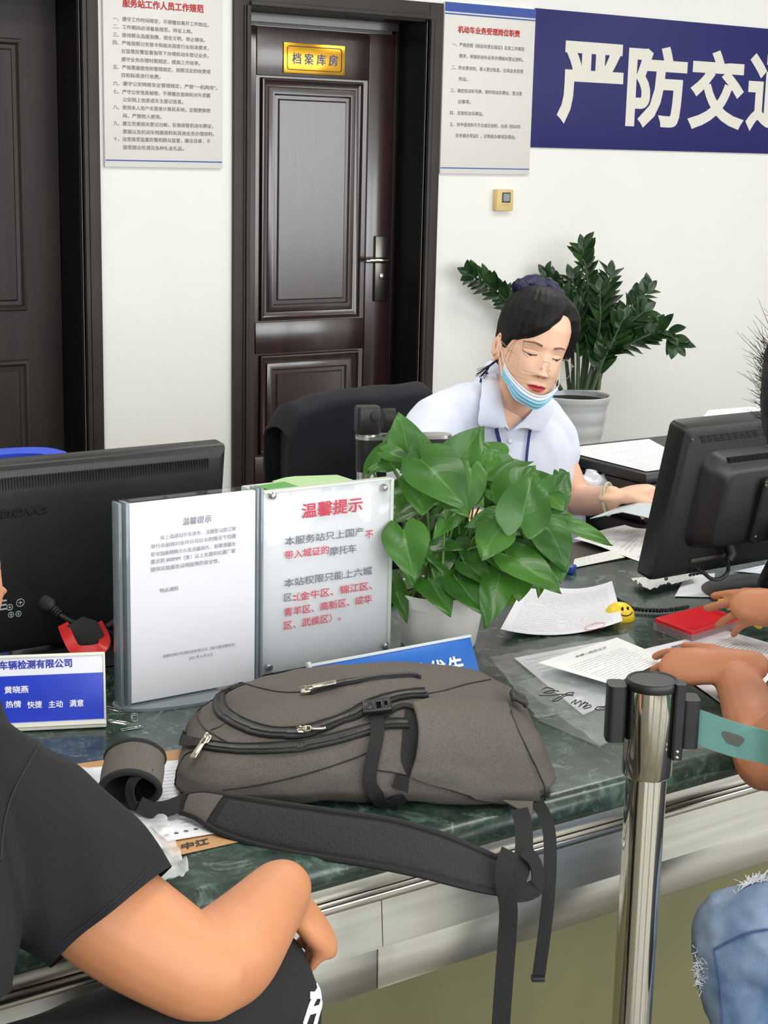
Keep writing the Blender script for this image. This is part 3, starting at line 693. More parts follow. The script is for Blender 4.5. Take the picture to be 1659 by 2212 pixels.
def on1(body, x0, y0, x1, h, **k):
    a = z1(x0, y0); b = z1(x1, y0); return on(fr, body, a[0], a[1], b[0], h / 2.676, **k)
tl_ = [on1("温馨提示", 386, 308, 553, 44, bold=.008), on1("接上级通知所有建参、注册登记的三轮", 258, 392, 696, 27, bold=0), on1("摩托车前排的座椅目视较长的情况下均需", 203, 444, 695, 27, bold=0), on1("要增加座椅横向长度测量照片，如果测量长", 203, 490, 694, 27, bold=0),
       on1("度达到 800MM（含）以上长度的均需厂家", 203, 532, 693, 27, bold=0), on1("提供实验报告证明座椅的安全性。", 203, 578, 600, 27, bold=0), on1("特此通知", 255, 698, 360, 26, bold=0), on1("成都市锦兴车辆检测有限公司（锦兴登记服务站）", 273, 1074, 690, 19, bold=0), on1("2021 年 4 月 9 日", 423, 1085, 558, 20, bold=0)]
link('heading', tl_.pop(0), m_typed, nh, False); 
for q in tl_: link('typed_line', q, m_typed, nh, False)
# ---------------------------------------------------------------- screwed acrylic notice with red lettering
YS = 2.0
TL, TR, BRs = Ry(570, 1065, YS), Ry(848, 1035, YS), Ry(841, 1400, YS)
fr = Fr(V((TL.x, YS, CT + .002)), XR, ZU); wS = (TR.x + BRs.x) / 2 - TL.x; hS = (TL.z + TR.z) / 2 - fr.o.z
sg = thing('notice_sign', 'white notice board with red heading and corner screws, beside the pothos', 'sign', (fr.o.x + wS / 2, YS, CT))
box(G(), fr, (0, wS), (.0, hS), (-.012, -.003), .001).out('sheet', M('notice_white', (226, 228, 232), .35), sg)
box(G(), fr, (0, wS), (.0, hS), (-.003, .001), .0008).out('cover', m_acr, sg)
g = G(); box(g, fr, (wS - .004, wS + .0015), (0, hS), (-.014, .0015), .0005); box(g, fr, (0, wS), (hS - .001, hS + .0015), (-.014, .0015), .0005); g.out('rim', M('frosted_edge', (206, 214, 204), .3), sg)
for x, y in ((589, 1071), (830, 1054), (581, 1447), (834, 1397)):
    a, b = fr.px(x, y, .002); b = max(b, .012); G().lathe([(0, .006), (.004, .0055), (.0058, .003), (.006, 0)], fr.p(a, b, .001), 18, axis=fr.e3).out('screw', m_silver, sg)
G().box((fr.o.x + wS / 2, YS + .05, CT + .003), (wS * .8, .09, .006), bev=.001).out('foot', m_acre, sg)
m_rednote = M('notice_red', (206, 62, 84), .6)
q_ = lambda b, x0, y0, x1, h, **k: on1(b, x0, y0, x1, h, c=.0016, **k)
red = [q_("温馨提示", 1075, 268, 1425, 86, bold=.016), q_("不", 1442, 386, 1487, 50, bold=.008), q_("带入城证的", 978, 506, 1232, 50, bold=.008), q_("：", 1022, 748, 1045, 45, bold=.008), q_("（金牛区、锦江区、", 1046, 746, 1480, 50, bold=.008), q_("青羊区、高新区、成华", 974, 836, 1478, 50, bold=.008), q_("区、武侯区）。", 974, 912, 1300, 50, bold=.008)]
gry = [q_("本服务站只上国产", 978, 426, 1432, 50, bold=.006), q_("摩托车", 1236, 484, 1390, 50, bold=.006), q_("本站权限只能上六城", 974, 668, 1480, 50, bold=.006), q_("区", 974, 750, 1018, 48, bold=.006)]
link('heading', red.pop(0), m_rednote, sg, False, 'red heading'); m_gn = M('notice_grey', (104, 108, 118), .6)
for q in red: link('red_lettering', q, m_rednote, sg, False, 'red lettering')
for q in gry: link('grey_lettering', q, m_gn, sg, False, 'grey lettering')
# green pads and a blade leaf behind the two signs
gpad = thing('green_pads', 'stack of green paper pads behind the two white notices', 'paper stack', Rz(640, 1240, CT))
c = Rd(640, 1046, 2.75); zb = CT
for k, (rgb, dz) in enumerate((((96, 160, 84), 0), ((178, 208, 156), .006))):
    g = G(); P_ = [Rd(x, y, 2.75) for x, y in (((556, 1049), (640, 1036), (700, 1040), (700, 1070), (556, 1062)) if k == 0 else ((600, 1044), (628, 1036), (650, 1033), (742, 1030), (742, 1046)))]
    n_ = V((0, -1, 0)); g.poly([p + V((0, .02 * k, 0)) for p in P_], n_, -.12); g.out('pad', M('pad_green_%d' % k, rgb, .6), gpad, smooth=False)
G().box((c.x + .01, c.y + .07, (c.z - .02 + zb) / 2), (.10, .10, c.z - .02 - zb), bev=.003).out('pad_block', M('pad_block', (206, 214, 196), .7), gpad)
# ---------------------------------------------------------------- document camera
DD = 2.86
dc = thing('document_camera', 'black and silver document camera standing between the pothos and the jacket', 'document camera', V((Rd(790, 1000, DD).x, Rd(790, 1000, DD).y, CT)))
cx = Rd(792, 1000, DD); mpp = DD / F
e1 = c2w((1, -.01, .25)); e1 = V((e1.x, e1.y, 0)).normalized()
ztop = Rd(800, 938, DD).z; zbar = Rd(800, 974, DD).z; zcol = Rd(790, 1018, DD).z
fr = Fr(V((cx.x, cx.y, 0)), e1, ZU); wb = 212 * mpp
def stad(a0, a1, r, z0, z1, k=10):
    pts = [(a0 + r - r * math.sin(t), -r * math.cos(t)) for t in [math.pi * j / k for j in range(k + 1)]] + [(a1 - r + r * math.sin(t), r * math.cos(t)) for t in [math.pi * j / k for j in range(k + 1)]]
    return [[fr.p(a, z, -b) for a, b in pts] for z in (z0, z1)]
G().loft(stad(-.02, wb - .02, .02, zbar, ztop - .006)).out('arm', m_blk, dc, smooth=30)
G().loft(stad(-.021, wb - .019, .021, ztop - .006, ztop)).out('arm_trim', m_silver, dc, smooth=30, label='silver top trim')
G().lathe([(.0195, zcol), (.0195, zbar)], (cx.x, cx.y, 0), 28).out('column', m_blk, dc)
G().lathe([(.0175, CT + .02), (.0175, zcol)], (cx.x, cx.y, 0), 28).out('lower_column', m_silver, dc, label='silver lower column')
g = G(); box(g, fr, (-.06, .26), (CT, CT + .012), (-.10, .10), .004); g.out('base', m_blk, dc)
zh0, zh1 = Rd(795, 934, DD).z, Rd(795, 873, DD).z
g = G(); rr = []
for z, w in ((zh0, .0205), (zh0 + .004, .0225), (zh1 - .004, .0225), (zh1, .0205)): rr.append([fr.p(a * w / .0225 + .0, z, b * w / .0225) for a, b in rrect(.043, .036, .008)])
g.loft(rr); hd = g.out('head', m_blk, dc, smooth=30)
G().lathe([(.017, ztop), (.017, zh0)], (cx.x + .001, cx.y, 0), 24).out('head_collar', m_silver, dc)
kc = Rd(810, 899, DD - .030); nrm = c2w((.25, .1, -1)).normalized()
g = G().lathe([(.0, .008), (.006, .0085), (.009, .007), (.0095, .003), (.0085, 0), (.0085, -.012)], kc, 24, axis=nrm); g.out('knob', m_blk2, hd)
G().lathe([(.0, 0), (.017, 0), (.019, .004), (.019, .022), (.0, .024)], Rd(826, 905, DD + .01) , 24, axis=e1).out('lamp_disc', m_blk2, hd)
# ---------------------------------------------------------------- right monitor
Bm = Rz(1405, 1260, .792); Tm = Ry(1456, 928, Bm.y - .062)
fr = Fr(Bm, XR, Tm - Bm); w_ = .40; hm = (Tm - Bm).length
mo = thing('monitor', 'small black monitor with a bulging vented back, beyond the red ink pad', 'monitor', (Bm.x + w_ / 2, Bm.y, CT))
g = G(); rr = []
for i, d in ((.004, -.042), (0, -.038), (0, -.012), (.004, -.004), (.016, .0)): rr.append([fr.p(a + w_ / 2, b + hm / 2, d) for a, b in rrect(w_ - 2 * i, hm - 2 * i, .012 - min(i, .008))])
g.loft(rr); g.out('bezel', m_blk, mo, smooth=30)
def bl(x0, x1, y0, y1, d, r): return [fr.p((x0 + x1) / 2 + a, (y0 + y1) / 2 + b, d) for a, b in rrect(x1 - x0, y1 - y0, r)]
a0, bt = fr.px(1522, 990); _, bb = fr.px(1522, 1178); a0 -= .004
g = G(); g.loft([bl(a0, w_ - a0, bb, bt + .012, -.001, .03), bl(a0 + .006, w_ - a0 - .006, bb + .004, bt + .006, .012, .03), bl(a0 + .030, w_ - a0 - .03, bb + .012, bt - .012, .034, .022), bl(a0 + .036, w_ - a0 - .036, bb + .018, bt - .02, .037, .02)]); g.out('back_bulge', m_blk, mo, smooth=50)
g = G(); a, b = fr.px(1578, 975, .02)
for k in range(26): box(g, fr, (a + k * .0052, a + k * .0052 + .003), (bt - .014, bt + .004), (.008, .024 - .0))
g.out('bulge_vents', m_slot, mo); g = G()
for r_ in range(4):
    a, b = fr.px(1512, 944 + r_ * 4.2, .001)
    for k in range(9): box(g, fr, (a + k * .016 + r_ * .002, a + k * .016 + .011 + r_ * .002), (b - .0009, b + .0009), (-.001, .0012))
g.out('rim_vents', m_slot, mo); g = G(); a, b = fr.px(1493, 1228, .001)
for i in range(4):
    for j in range(3): box(g, fr, (a + i * .009, a + i * .009 + .006), (b - j * .007 - .002, b - j * .007 + .002), (-.001, .0012))
g.out('corner_vents', m_slot, mo)
for x, y in ((1496, 951), (1439, 1250)):
    G().lathe([(0, .001), (.0028, .001), (.0036, .0), (.0036, -.002)], fr.p(*fr.px(x, y), .001), 14, axis=fr.e3).out('screw', m_darksteel, mo)
# mount plate, arm and foot
a0, bt_ = fr.px(1648, 1032, .04); _, bb_ = fr.px(1630, 1170, .04)
G().loft([bl(a0, a0 + .12, bb_, bt_, .036, .01), bl(a0, a0 + .12, bb_, bt_, .046, .01), bl(a0 + .003, a0 + .117, bb_ + .003, bt_ - .003, .049, .008)]).out('mount_plate', m_blk, mo, smooth=30)
for x, y in ((1656, 1050), (1633, 1161)): G().lathe([(0, .0015), (.003, .0015), (.004, .0), (.004, -.002)], fr.p(*fr.px(x, y, .049), .049), 14, axis=fr.e3).out('screw', m_darksteel, mo)
ax_ = Bm.x + a0 + .06
G().tube(cr([fr.p(a0 + .06, (bb_ + bt_) / 2 - .03, .055), V((ax_, Bm.y - .10, .86)), V((ax_, Bm.y - .06, .77))], 6), .022, 14).out('stand_neck', m_blk, mo)
G().lathe([(0, 0), (.10, 0), (.105, .004), (.09, .014), (0, .018)], (ax_, Bm.y - .04, CT), 32).out('stand_foot', m_blk, mo)
box(G(), fr, (fr.px(1490, 1210)[0], fr.px(1575, 1210)[0]), (fr.px(1500, 1213)[1], fr.px(1500, 1205)[1]), (.0, .004), .001).out('label_strip', M('strip_brown', (70, 64, 58), .5), mo)
vc = thing('video_cable', 'black cable looping down from the small bulging monitor', 'cable', fr.p(*fr.px(1578, 1180, .02), .02))
P = [fr.p(*fr.px(1580, 1176, .02), .012), fr.p(*fr.px(1577, 1195, .02), .024), fr.p(*fr.px(1573, 1212, .03), .03)]
G().tube(P, [.009, .010, .007], 12).out('plug', m_blk2, vc)
g = G(); g.tube(cr([P[-1], fr.p(*fr.px(1572, 1235, .03), .03), fr.p(*fr.px(1563, 1254, .04), .032), fr.p(*fr.px(1548, 1257, .04), .026), fr.p(*fr.px(1534, 1246, .03), .010), fr.p(*fr.px(1524, 1240, .03), -.03)], 8), .0036, 8, rnd=True); g.out('lead', m_blk2, vc)
# ---------------------------------------------------------------- printer with loose sheets, and the stack in its feeder
PX0, PY0, PZ = 2.415, 2.487, .86; PY1 = 2.83; PX1 = 2.86
pr = thing('printer', 'black flatbed printer with a loose sheet on its lid, beyond the clerk hand', 'printer', (2.62, 2.65, DKZ))
G().box(((PX0 + PX1) / 2, (PY0 + PY1) / 2, DKZ + .045), (PX1 - PX0, PY1 - PY0, .088), bev=.008).out('body', m_blk, pr)
G().box(((PX0 + PX1) / 2, (PY0 + PY1) / 2, PZ - .013), (PX1 - PX0 + .006, PY1 - PY0 + .004, .024), bev=.006).out('lid', m_blk, pr)
G().box((PX0 + .22, PY0 + .035, PZ + .004), (.15, .05, .008), bev=.002).out('control_panel', m_blk2, pr)
G().box((PX0 + .22, PY0 - .012, DKZ + .03), (.26, .04, .016), bev=.003).out('output_tray', m_blk2, pr)
def sheet(name, label, cs, z, mat, curl=None, n=14, cat='paper', th=.0006, hang=None, group=None):
    """a sheet from four corner points on a level"""
    A, B, C, D = [q if isinstance(q, Vector) else Rz(q[0], q[1], z) for q in cs]
    g = G()
    def fn(u, v):
        p = A.lerp(B, u).lerp(D.lerp(C, u), v)
        return p + V((0, 0, (curl(u, v) if curl else 0)))
    g.grid(fn, n, n, th); o = g.out(name, mat); return tag(o, label, cat, group)
sheet('paper_sheet', 'white printed sheet lying on the lid of the black printer', [V((2.425, 2.50, 0)), V((2.58, 2.50, 0)), V((2.72, 2.80, 0)), V((2.43, 2.80, 0))], 0, doc_mat('pr_a', (226, 226, 230), 24, (.1, .15, .9, .9), (170, 170, 175)), lambda u, v: PZ + .0015)
g = G(); P_ = [Rd(1480, 945, 4.15), Rd(1531, 886, 4.25), Rd(1700, 872, 4.45), Rd(1700, 945, 4.3)]
pf = thing('paper_stack', 'stack of white paper tilted in a feeder beyond the small bulging monitor', 'paper stack', (P_[0].x + .15, P_[0].y, DKZ))
n_ = (P_[1] - P_[0]).cross(P_[3] - P_[0]).normalized(); n_ = n_ if n_.y > 0 else -n_
g.poly(P_, n_, -.02); g.out('sheets', m_white_paper, pf, smooth=False)
g = G(); A = Rd(1540, 918, 4.05); B = Rd(1640, 905, 4.2); g.box((A + B) / 2 + V((0, 0, -.04)), ((B - A).length, .012, .09), bev=.002); g.out('feeder_lip', m_blk, pf)

# ============================================================ papers and small things on the counter
z4 = lambda x, y: (1050 + x / 2.724, 1220 + y / 2.724)
z3 = lambda x, y: (1220 + x / 3.779, 780 + y / 3.779)
z7 = lambda x, y: (x / 2.304, 1540 + y / 2.304)
z8 = lambda x, y: (x / 3.19, 1380 + y / 3.19)
def nzz(p, s, k=0): return noise.noise(V((p.x * s + k, p.y * s, p.z * s)))
# curled form right of the pothos
form1 = sheet('paper_form', 'curled printed form with a red oval stamp, beside the yellow pen stand', [(1140, 1252), (1322, 1256), (1345, 1342), (1081, 1360)], CT + .018, doc_mat('form_a', (226, 226, 232), 26, (.07, .10, .93, .95), (158, 158, 166), .32), lambda u, v: -.0165 + .03 * (2 * u - 1) ** 2 * .55 + .0005)
c = Rz(1285, 1353, CT + .009); g = G()
for k in (1.0,): g.tube([c + V((math.cos(t) * .021 + math.sin(t) * .004, math.sin(t) * .012, .0 + .002 * math.cos(t))) for t in [2 * math.pi * j / 28 for j in range(29)]], .0006, 5)
g.out('stamp_mark', M('stamp_red', (206, 120, 124), .6), form1, label='faint red oval stamp')
# sheets on the clerk's side
sheet('paper_form', 'printed form lying on the desk below the clerk hand', [z3(75, 1450), z3(490, 1340), z3(780, 1395), z3(760, 1680)], CT + .003, doc_mat('form_b', (224, 224, 222), 16, (.08, .12, .95, .9), (150, 150, 150), .5), lambda u, v: .002 * math.sin(v * 6 + u * 3))
sheet('paper_slip', 'small folded white slip at the back edge of the marble', [z3(60, 1690), z3(80, 1618), z3(395, 1568), z3(490, 1603)], CT + .002, doc_mat('form_c', (216, 216, 210), 9, (.1, .1, .9, .9), (170, 170, 168), .5), lambda u, v: .006 * u * v)
# crumpled receipt and white slip under the right monitor
g = G(); A, B, C, D = Rz(*z4(862, 112)), Rz(*z4(1190, 60)), Rz(*z4(1215, 120)), Rz(*z4(930, 182))
def fn(u, v):
    p = A.lerp(B, u).lerp(D.lerp(C, u), v); p = p + V((nzz(p, 30, 3), nzz(p, 30, 9), 0)) * .006
    return p + V((0, 0, .008 + .012 * abs(nzz(p, 45)) + .006 * abs(nzz(p, 90, 5))))
g.grid(fn, 30, 16, .0006); tag(g.out('crumpled_receipt', doc_mat('receipt', (222, 222, 218), 9, (.2, .1, .9, .9), (176, 176, 180), .5), smooth=20), 'crumpled white receipt on marble under the small bulging monitor', 'paper')
sheet('paper_slip', 'flat blank white slip beside the crumpled receipt', [z4(1110, 186), z4(1180, 70), z4(1345, 60), z4(1340, 190)], CT + .002, m_white_paper, lambda u, v: .003 * u)
# papers beneath the right man's hands
form2 = sheet('paper_form', 'large printed form under the hand of the person in blue jeans', [z4(930, 500), z4(1405, 388), z4(1790, 500), z4(1500, 900)], CT + .0015, doc_mat('form_d', (232, 232, 238), 22, (.12, .2, .9, .94), (140, 140, 148), .3), lambda u, v: .0006)
fr = Fr(Rz(*z4(1115, 492), CT + .0035), Rz(*z4(1210, 468), CT + .0035) - Rz(*z4(1115, 492), CT + .0035), Rz(*z4(1150, 400), CT + .0035) - Rz(*z4(1160, 490), CT + .0035))
w_ = (Rz(*z4(1210, 468)) - Rz(*z4(1115, 492))).length
link('heading', text_mesh("授权委托书", fr.o, fr.e1, fr.e2, width=w_, height=.012, bold=.02, eps=.0002), m_ink, form2, False)
# clear sleeve with sheets in it
m_film = clear('sleeve_film', (206, 216, 214), .86, .22, 1.22)
sheet('paper_page', 'white page inside the clear sleeve, showing below the certificate', [z4(165, 550), z4(690, 452), z4(985, 700), z4(570, 885)], CT + .003, doc_mat('form_e', (218, 220, 226), 16, (.08, .04, .7, .35), (150, 150, 158), .4), lambda u, v: .0)
form3 = sheet('certificate', 'white certificate sheet lying on the clear sleeve, one corner lifted', [z4(305, 600), z4(770, 430), z4(1070, 555), z4(740, 722)], CT + .024, doc_mat('form_f', (234, 235, 234), 19, (.08, .28, .85, .96), (140, 142, 146), .36), lambda u, v: .006 * (1 - u) * (1 - v) + .004 * v * (1 - u))
P0, P1 = Rz(*z4(528, 548), CT + .0285), Rz(*z4(708, 490), CT + .0285)
link('heading', text_mesh("车辆一致性证书", P0, P1 - P0, Rz(*z4(545, 500)) - Rz(*z4(560, 545)), width=(P1 - P0).length, height=.009, bold=.01, eps=.0004), m_ink, form3, False)
sl = thing('plastic_sleeve', 'clear plastic document sleeve on the marble, behind the belt post', 'plastic sleeve', Rz(*z4(500, 750)))
def film(quad, z, amp, sc, nm, mat, n=26):
    A, B, C, D = [Rz(*z4(*q), CT + z) for q in quad]; g = G()
    g.grid(lambda u, v: (lambda p: p + V((0, 0, amp * abs(nzz(p, sc)) + amp * .7 * abs(nzz(p, sc * 2.3, 4)))))(A.lerp(B, u).lerp(D.lerp(C, u), v)), n, n)
    return g.out(nm, mat, sl, smooth=60, fix=False)
film([(20, 552), (835, 410), (1080, 760), (300, 915)], .0165, .006, 28, 'upper_film', m_film)
film([(170, 700), (760, 560), (1000, 900), (670, 1070)], .0185, .004, 20, 'front_film', m_film)
g = G(); A, B, C, D = [Rz(*z4(*q), CT + .0022) for q in ((300, 912), (820, 800), (1000, 905), (670, 1072))]
g.grid(lambda u, v: A.lerp(B, u).lerp(D.lerp(C, u), v), 8, 8); g.out('back_film', m_film, sl, fix=False)
g = G()
for st_ in ([(330, 735), (360, 722), (400, 735), (385, 755), (340, 752), (390, 740), (430, 745)], [(310, 768), (380, 768), (440, 762), (500, 764), (515, 752), (480, 755), (440, 775), (390, 800), (420, 800), (470, 770), (515, 770)], [(500, 815), (530, 795), (520, 820), (560, 800), (555, 825), (585, 805)], [(545, 835), (575, 815), (600, 815), (570, 840), (610, 825), (615, 838), (575, 848)], [(640, 850), (660, 835), (700, 838), (705, 850), (660, 856), (645, 848)], [(700, 880), (715, 865), (740, 868)]):
    g.tube([V(p) for p in cr([Rz(*z4(*q), CT + .030) for q in st_], 5)], .0008, 5)
g.out('handwriting', m_ink, sl, False, 'handwritten black numerals')
# red ink pad
top = [Rz(*z4(*q), CT + .021) for q in ((995, 312), (1272, 243), (1495, 305), (1212, 392))]
cen = (top[0] + top[1] + top[2] + top[3]) / 4
ip = thing('ink_pad', 'red ink pad in a clear plastic case beside the hand with the pen', 'ink pad', V((cen.x, cen.y, CT)))
def shrink(k, z): return [V((cen.x + (p.x - cen.x) * k, cen.y + (p.y - cen.y) * k, z)) for p in top]
G().loft([shrink(.96, CT + .012), shrink(1.0, CT + .013), shrink(1.0, CT + .0195), shrink(.975, CT + .0215)]).out('pad', M('ink_red', (206, 24, 36), .55, bump=.1, bscale=300), ip, smooth=20)
G().loft([shrink(1.03, CT + .0005), shrink(1.03, CT + .015)], cap1=False).out('case', clear('pad_case', (216, 206, 206), .8, .06), ip, smooth=False)
G().loft([shrink(.95, CT + .002), shrink(.95, CT + .0115)]).out('tray', M('tray_grey', (120, 70, 72), .4), ip, smooth=False)
# smiling pen stand, its coiled cord and pen
yc = Rz(1338, 1336, CT); ys = thing('pen_stand', 'yellow smiling dome pen stand beside the curled form', 'pen stand', yc)
m_yel = M('yellow_plastic', (240, 206, 40), .3)
R0 = .026
g = G().lathe([(R0, 0), (R0 * 1.02, .004)] + [(R0 * math.cos(a), .004 + R0 * math.sin(a) * .95) for a in [math.pi / 2 * k / 10 for k in range(1, 11)]], yc, 32); g.out('dome', m_yel, ys)
g = G(); vdir = (EYE - yc).normalized(); side = vdir.cross(ZU).normalized() * -1
def ons(a, b):
    d = (vdir * math.cos(a) + side * math.sin(a)); d = V((d.x, d.y, 0)).normalized() * math.cos(b) + ZU * math.sin(b)
    return yc + V((0, 0, .004)) + V((d.x * R0, d.y * R0, d.z * R0 * .95)) * 1.01
rot = .5
for a in (-.28, .28): g.ell(ons(a + rot, .80), .0022, .0022, .004)
g.tube([ons(rot + a, .50 - .18 * math.cos(a * 2.4)) for a in np.linspace(-.6, .6, 13)], .0009, 6, rnd=True)
g.out('face', m_slot, ys, label='black eyes and smile')
path = cr([Rz(*z4(758, 200), CT + .012), Rz(*z4(800, 222), CT + .008), Rz(*z4(870, 258), CT + .006), Rz(*z4(1000, 268), CT + .006), Rz(*z4(1100, 262), CT + .006), Rz(*z4(1190, 248), CT + .008)], 70)
Pq, Tq, Nq = frames(path); g = G()
g.tube([Pq[i] + (Nq[i] * math.cos(i * 1.9) + Tq[i].cross(Nq[i]) * math.sin(i * 1.9)) * .0030 for i in range(len(Pq))], .0014, 5); g.out('coiled_cord', m_blk, ys, label='coiled black cord')
# paper clips
def clip(p, ang, label, k=1.0):
    e1 = V((math.cos(ang), math.sin(ang), 0)); e2 = V((-math.sin(ang), math.cos(ang), 0)); q = []
    for a, b in ((-.006, .0032), (.008, .0034), (.0118, .002), (.0118, -.002), (.008, -.0034), (-.010, -.0034), (-.0135, -.002), (-.0135, .0015), (-.010, .0026), (.004, .0022), (.0062, .001), (.0062, -.001), (.004, -.002), (-.006, -.0021)): q.append(p + (e1 * a + e2 * b) * k * 1.2)
    g = G(); g.tube([V(x) + V((0, 0, .0012)) for x in cr(q, 5)], .00055 * 1.2, 6); tag(g.out('paper_clip', m_chrome), label, 'paper clip', 'loose paper clips')
clip(Rz(290, 1551), 1.1, 'steel paper clip standing end-on, touching the acrylic holder foot'); clip(Rz(257, 1562), -.95, 'steel paper clip nearest the blue name plate'); clip(Rz(286, 1575), -.1, 'steel paper clip lying closest to the grey backpack'); clip(Rz(248, 1534), -1.2, 'steel paper clip tucked between name plate and acrylic holder')
# ---------------------------------------------------------------- under the backpack: envelope, page and crinkled bag
def flat4(quad, zz, f, n=18): A, B, C, D = [Rz(x, y, CT + zz) for x, y in quad]; g = G(); g.grid(lambda u, v: (lambda p: p + V((0, 0, f(u, v, p))))(A.lerp(B, u).lerp(D.lerp(C, u), v)), n, n, .0006); return g
en = thing('envelope', 'brown kraft envelope lying under the grey backpack', 'envelope', Rz(380, 1740))
flat4([(158, 1652), (440, 1612), (556, 1810), (372, 1851)], .0012, lambda u, v, p: 0).out('pouch', M('kraft', (190, 146, 100), .7, rgb2=(180, 136, 92), nscale=30), en)
P0, P1 = Rz(*z7(905, 684), CT + .0022), Rz(*z7(1045, 652), CT + .0022)
link('handwriting', text_mesh("中江", P0, P1 - P0, Rz(*z7(930, 625)) - Rz(*z7(945, 668)), width=(P1 - P0).length, height=.0165, bold=.03, shear=.1, eps=.0006), m_ink, en, False, 'handwritten black characters')
pp = flat4([(178, 1662), (430, 1640), (474, 1800), (362, 1819)], .0028, lambda u, v, p: .0008).out('paper_page', doc_mat('form_g', (222, 224, 228), 22, (.45, .1, .95, .9), (150, 152, 158), .3))
tag(pp, 'white page with punched holes on the kraft envelope under the backpack', 'paper')
g = G()
for k in range(6):
    p = Rz(*z7(828 + k * 49, 608 - k * 10), CT + .0044); g.lathe([(0, .0002), (.0028, .0002), (.0028, 0)], p, 14)
g.out('punched_holes', M('hole_grey', (92, 94, 98), .7), pp)
m_bag = clear('crinkled_bag', (236, 238, 240), .52, .35, 1.22)
g = G(); A, B, C, D = Rz(140, 1650, CT + .006), Rz(330, 1690, CT + .006), Rz(408, 1892, CT + .006), Rz(270, 1960, CT + .006)
def fb(u, v):
    p = A.lerp(B, u).lerp(D.lerp(C, u), v); p = p + V((nzz(p, 14, 2), nzz(p, 14, 7), 0)) * .006
    e = 1 + 1.6 * max(0, v - .8) / .2 + 1.2 * max(0, u - .8) / .2
    return p + V((0, 0, (.006 * abs(nzz(p, 22)) + .004 * abs(nzz(p, 48, 3)) + .0016 * abs(nzz(p, 95, 6))) * e))
g.grid(fb, 54, 54); tag(g.out('plastic_bag', m_bag, smooth=75, fix=False), 'crinkled clear plastic bag on the marble beside the black T-shirt sleeve', 'plastic bag')
tag(flat4([(158, 1690), (268, 1700), (352, 1830), (310, 1880)], .0045, lambda u, v, p: 0).out('paper_page', doc_mat('form_h', (226, 228, 224), 12, (.3, .05, .9, .3), (160, 160, 160), .4)), 'white page inside the crinkled clear plastic bag', 'paper')
# ---------------------------------------------------------------- blue priority sign
YP = 1.865
TL_, TR_, BR_ = Ry(664, 1441, YP), Ry(1011, 1376, YP), Ry(1023, 1445, YP - .02)
e2_ = (TR_ - V((TR_.x, YP - .03, CT))).normalized(); fr = Fr(V((TL_.x, YP - .035, CT + .002)), XR, e2_)
wP = TR_.x - TL_.x; hP = (TR_.z - CT) / fr.e2.z
ps = thing('priority_sign', 'bright blue sign with white characters, mostly hidden behind the backpack', 'sign', (fr.o.x + wP / 2, YP, CT))
box(G(), fr, (0, wP), (0, hP), (-.004, 0), .0006).out('panel', M('sign_blue', (30, 104, 196), .3), ps)
g = G(); box(g, fr, (-.002, wP + .002), (hP - .0015, hP + .003), (-.006, .0015), .0006); box(g, fr, (-.003, .003), (hP - .004, hP + .006), (-.004, .003), .001); g.out('rim', M('sign_rim', (206, 214, 220), .35), ps)
k_ = (fr.px(1000, 1440)[0] - fr.px(928, 1440)[0]) / 2 * 1.08; xr_ = fr.px(1003, 1430)[0]; yt_ = fr.px(980, 1418)[1]
ms = [text_mesh(ch, fr.p(xr_ - (6 - i) * k_ * 1.02, yt_ - k_ * .95, .0005), fr.e1, fr.e2, width=k_ * .92, height=k_ * .95, bold=.03, eps=.0008) for i, ch in enumerate("军人依法优先")]
link('lettering', join(ms), M('sign_white', (238, 240, 244), .4), ps, False, 'white characters')
# ---------------------------------------------------------------- belt post
PB = Rd(1395, 1700, 1.85); PBX, PBY = PB.x, PB.y
def zp(py, px=1405): return Rd(px, py, 1.85).z
bp = thing('belt_post', 'chrome crowd-control belt post with a black cap in front of counter', 'barrier post', (PBX, PBY, 0))
m_pole = M('polished_steel', (216, 212, 200), .09, metal=1)
zc0, zc1 = zp(1664, 1395), zp(1452, 1410)
G().lathe([(.0232, .02), (.0232, zc0 + .002)], (PBX, PBY, 0), 48).out('pole', m_pole, bp)
hd = G().lathe([(.0265, zc0 - .003), (.0285, zc0), (.0285, zc1 - .008)], (PBX, PBY, 0), 48).out('head', m_pole, bp)
G().lathe([(.0288, zc1 - .009), (.0295, zc1 - .006), (.0295, zc1), (.0282, zc1 + .002), (.026, zc1 + .0022), (.025, zc1 + .001), (0, zc1 + .001)], (PBX, PBY, 0), 48).out('cap', m_blk, bp)
G().lathe([(0, 0), (.17, 0), (.175, .008), (.15, .022), (.04, .034), (.026, .05)], (PBX, PBY, 0), 48).out('base', m_pole, bp)
sx_ = c2w((1, 0, 0)); sx_ = V((sx_.x, sx_.y, 0)).normalized(); sy_ = ZU.cross(sx_)
frp = Fr(V((PBX, PBY, 0)), sx_, ZU)
def zq(py, px): return Rd(px, py, 1.85).z
g = G()
za, zb_ = zq(1585, 1335), zq(1458, 1340)
g.loft([[frp.p(-.040 + a, z, .002 + b) for a, b in rrect(.021, .030, .007)] for z in (za, za + .003, zb_ - .003, zb_)]); g.tube([frp.p(-.04, za - .004, 0), frp.p(-.04, za, 0)], .004, 10)
g.out('belt_catch', m_blk, bp, smooth=30)
g = G(); za, zb_ = zq(1598, 1490), zq(1488, 1490)
g.loft([[frp.p(.043 + a, z, .004 + b) for a, b in rrect(.020, .030, .006)] for z in (za, za + .003, zb_ - .003, zb_)]); g.loft([[frp.p(.029 + a, z, .012 + b) for a, b in rrect(.012, .020, .003)] for z in (zq(1622, 1460), zq(1450, 1460))])
g.out('belt_cassette', m_blk, bp, smooth=30)
g = G()
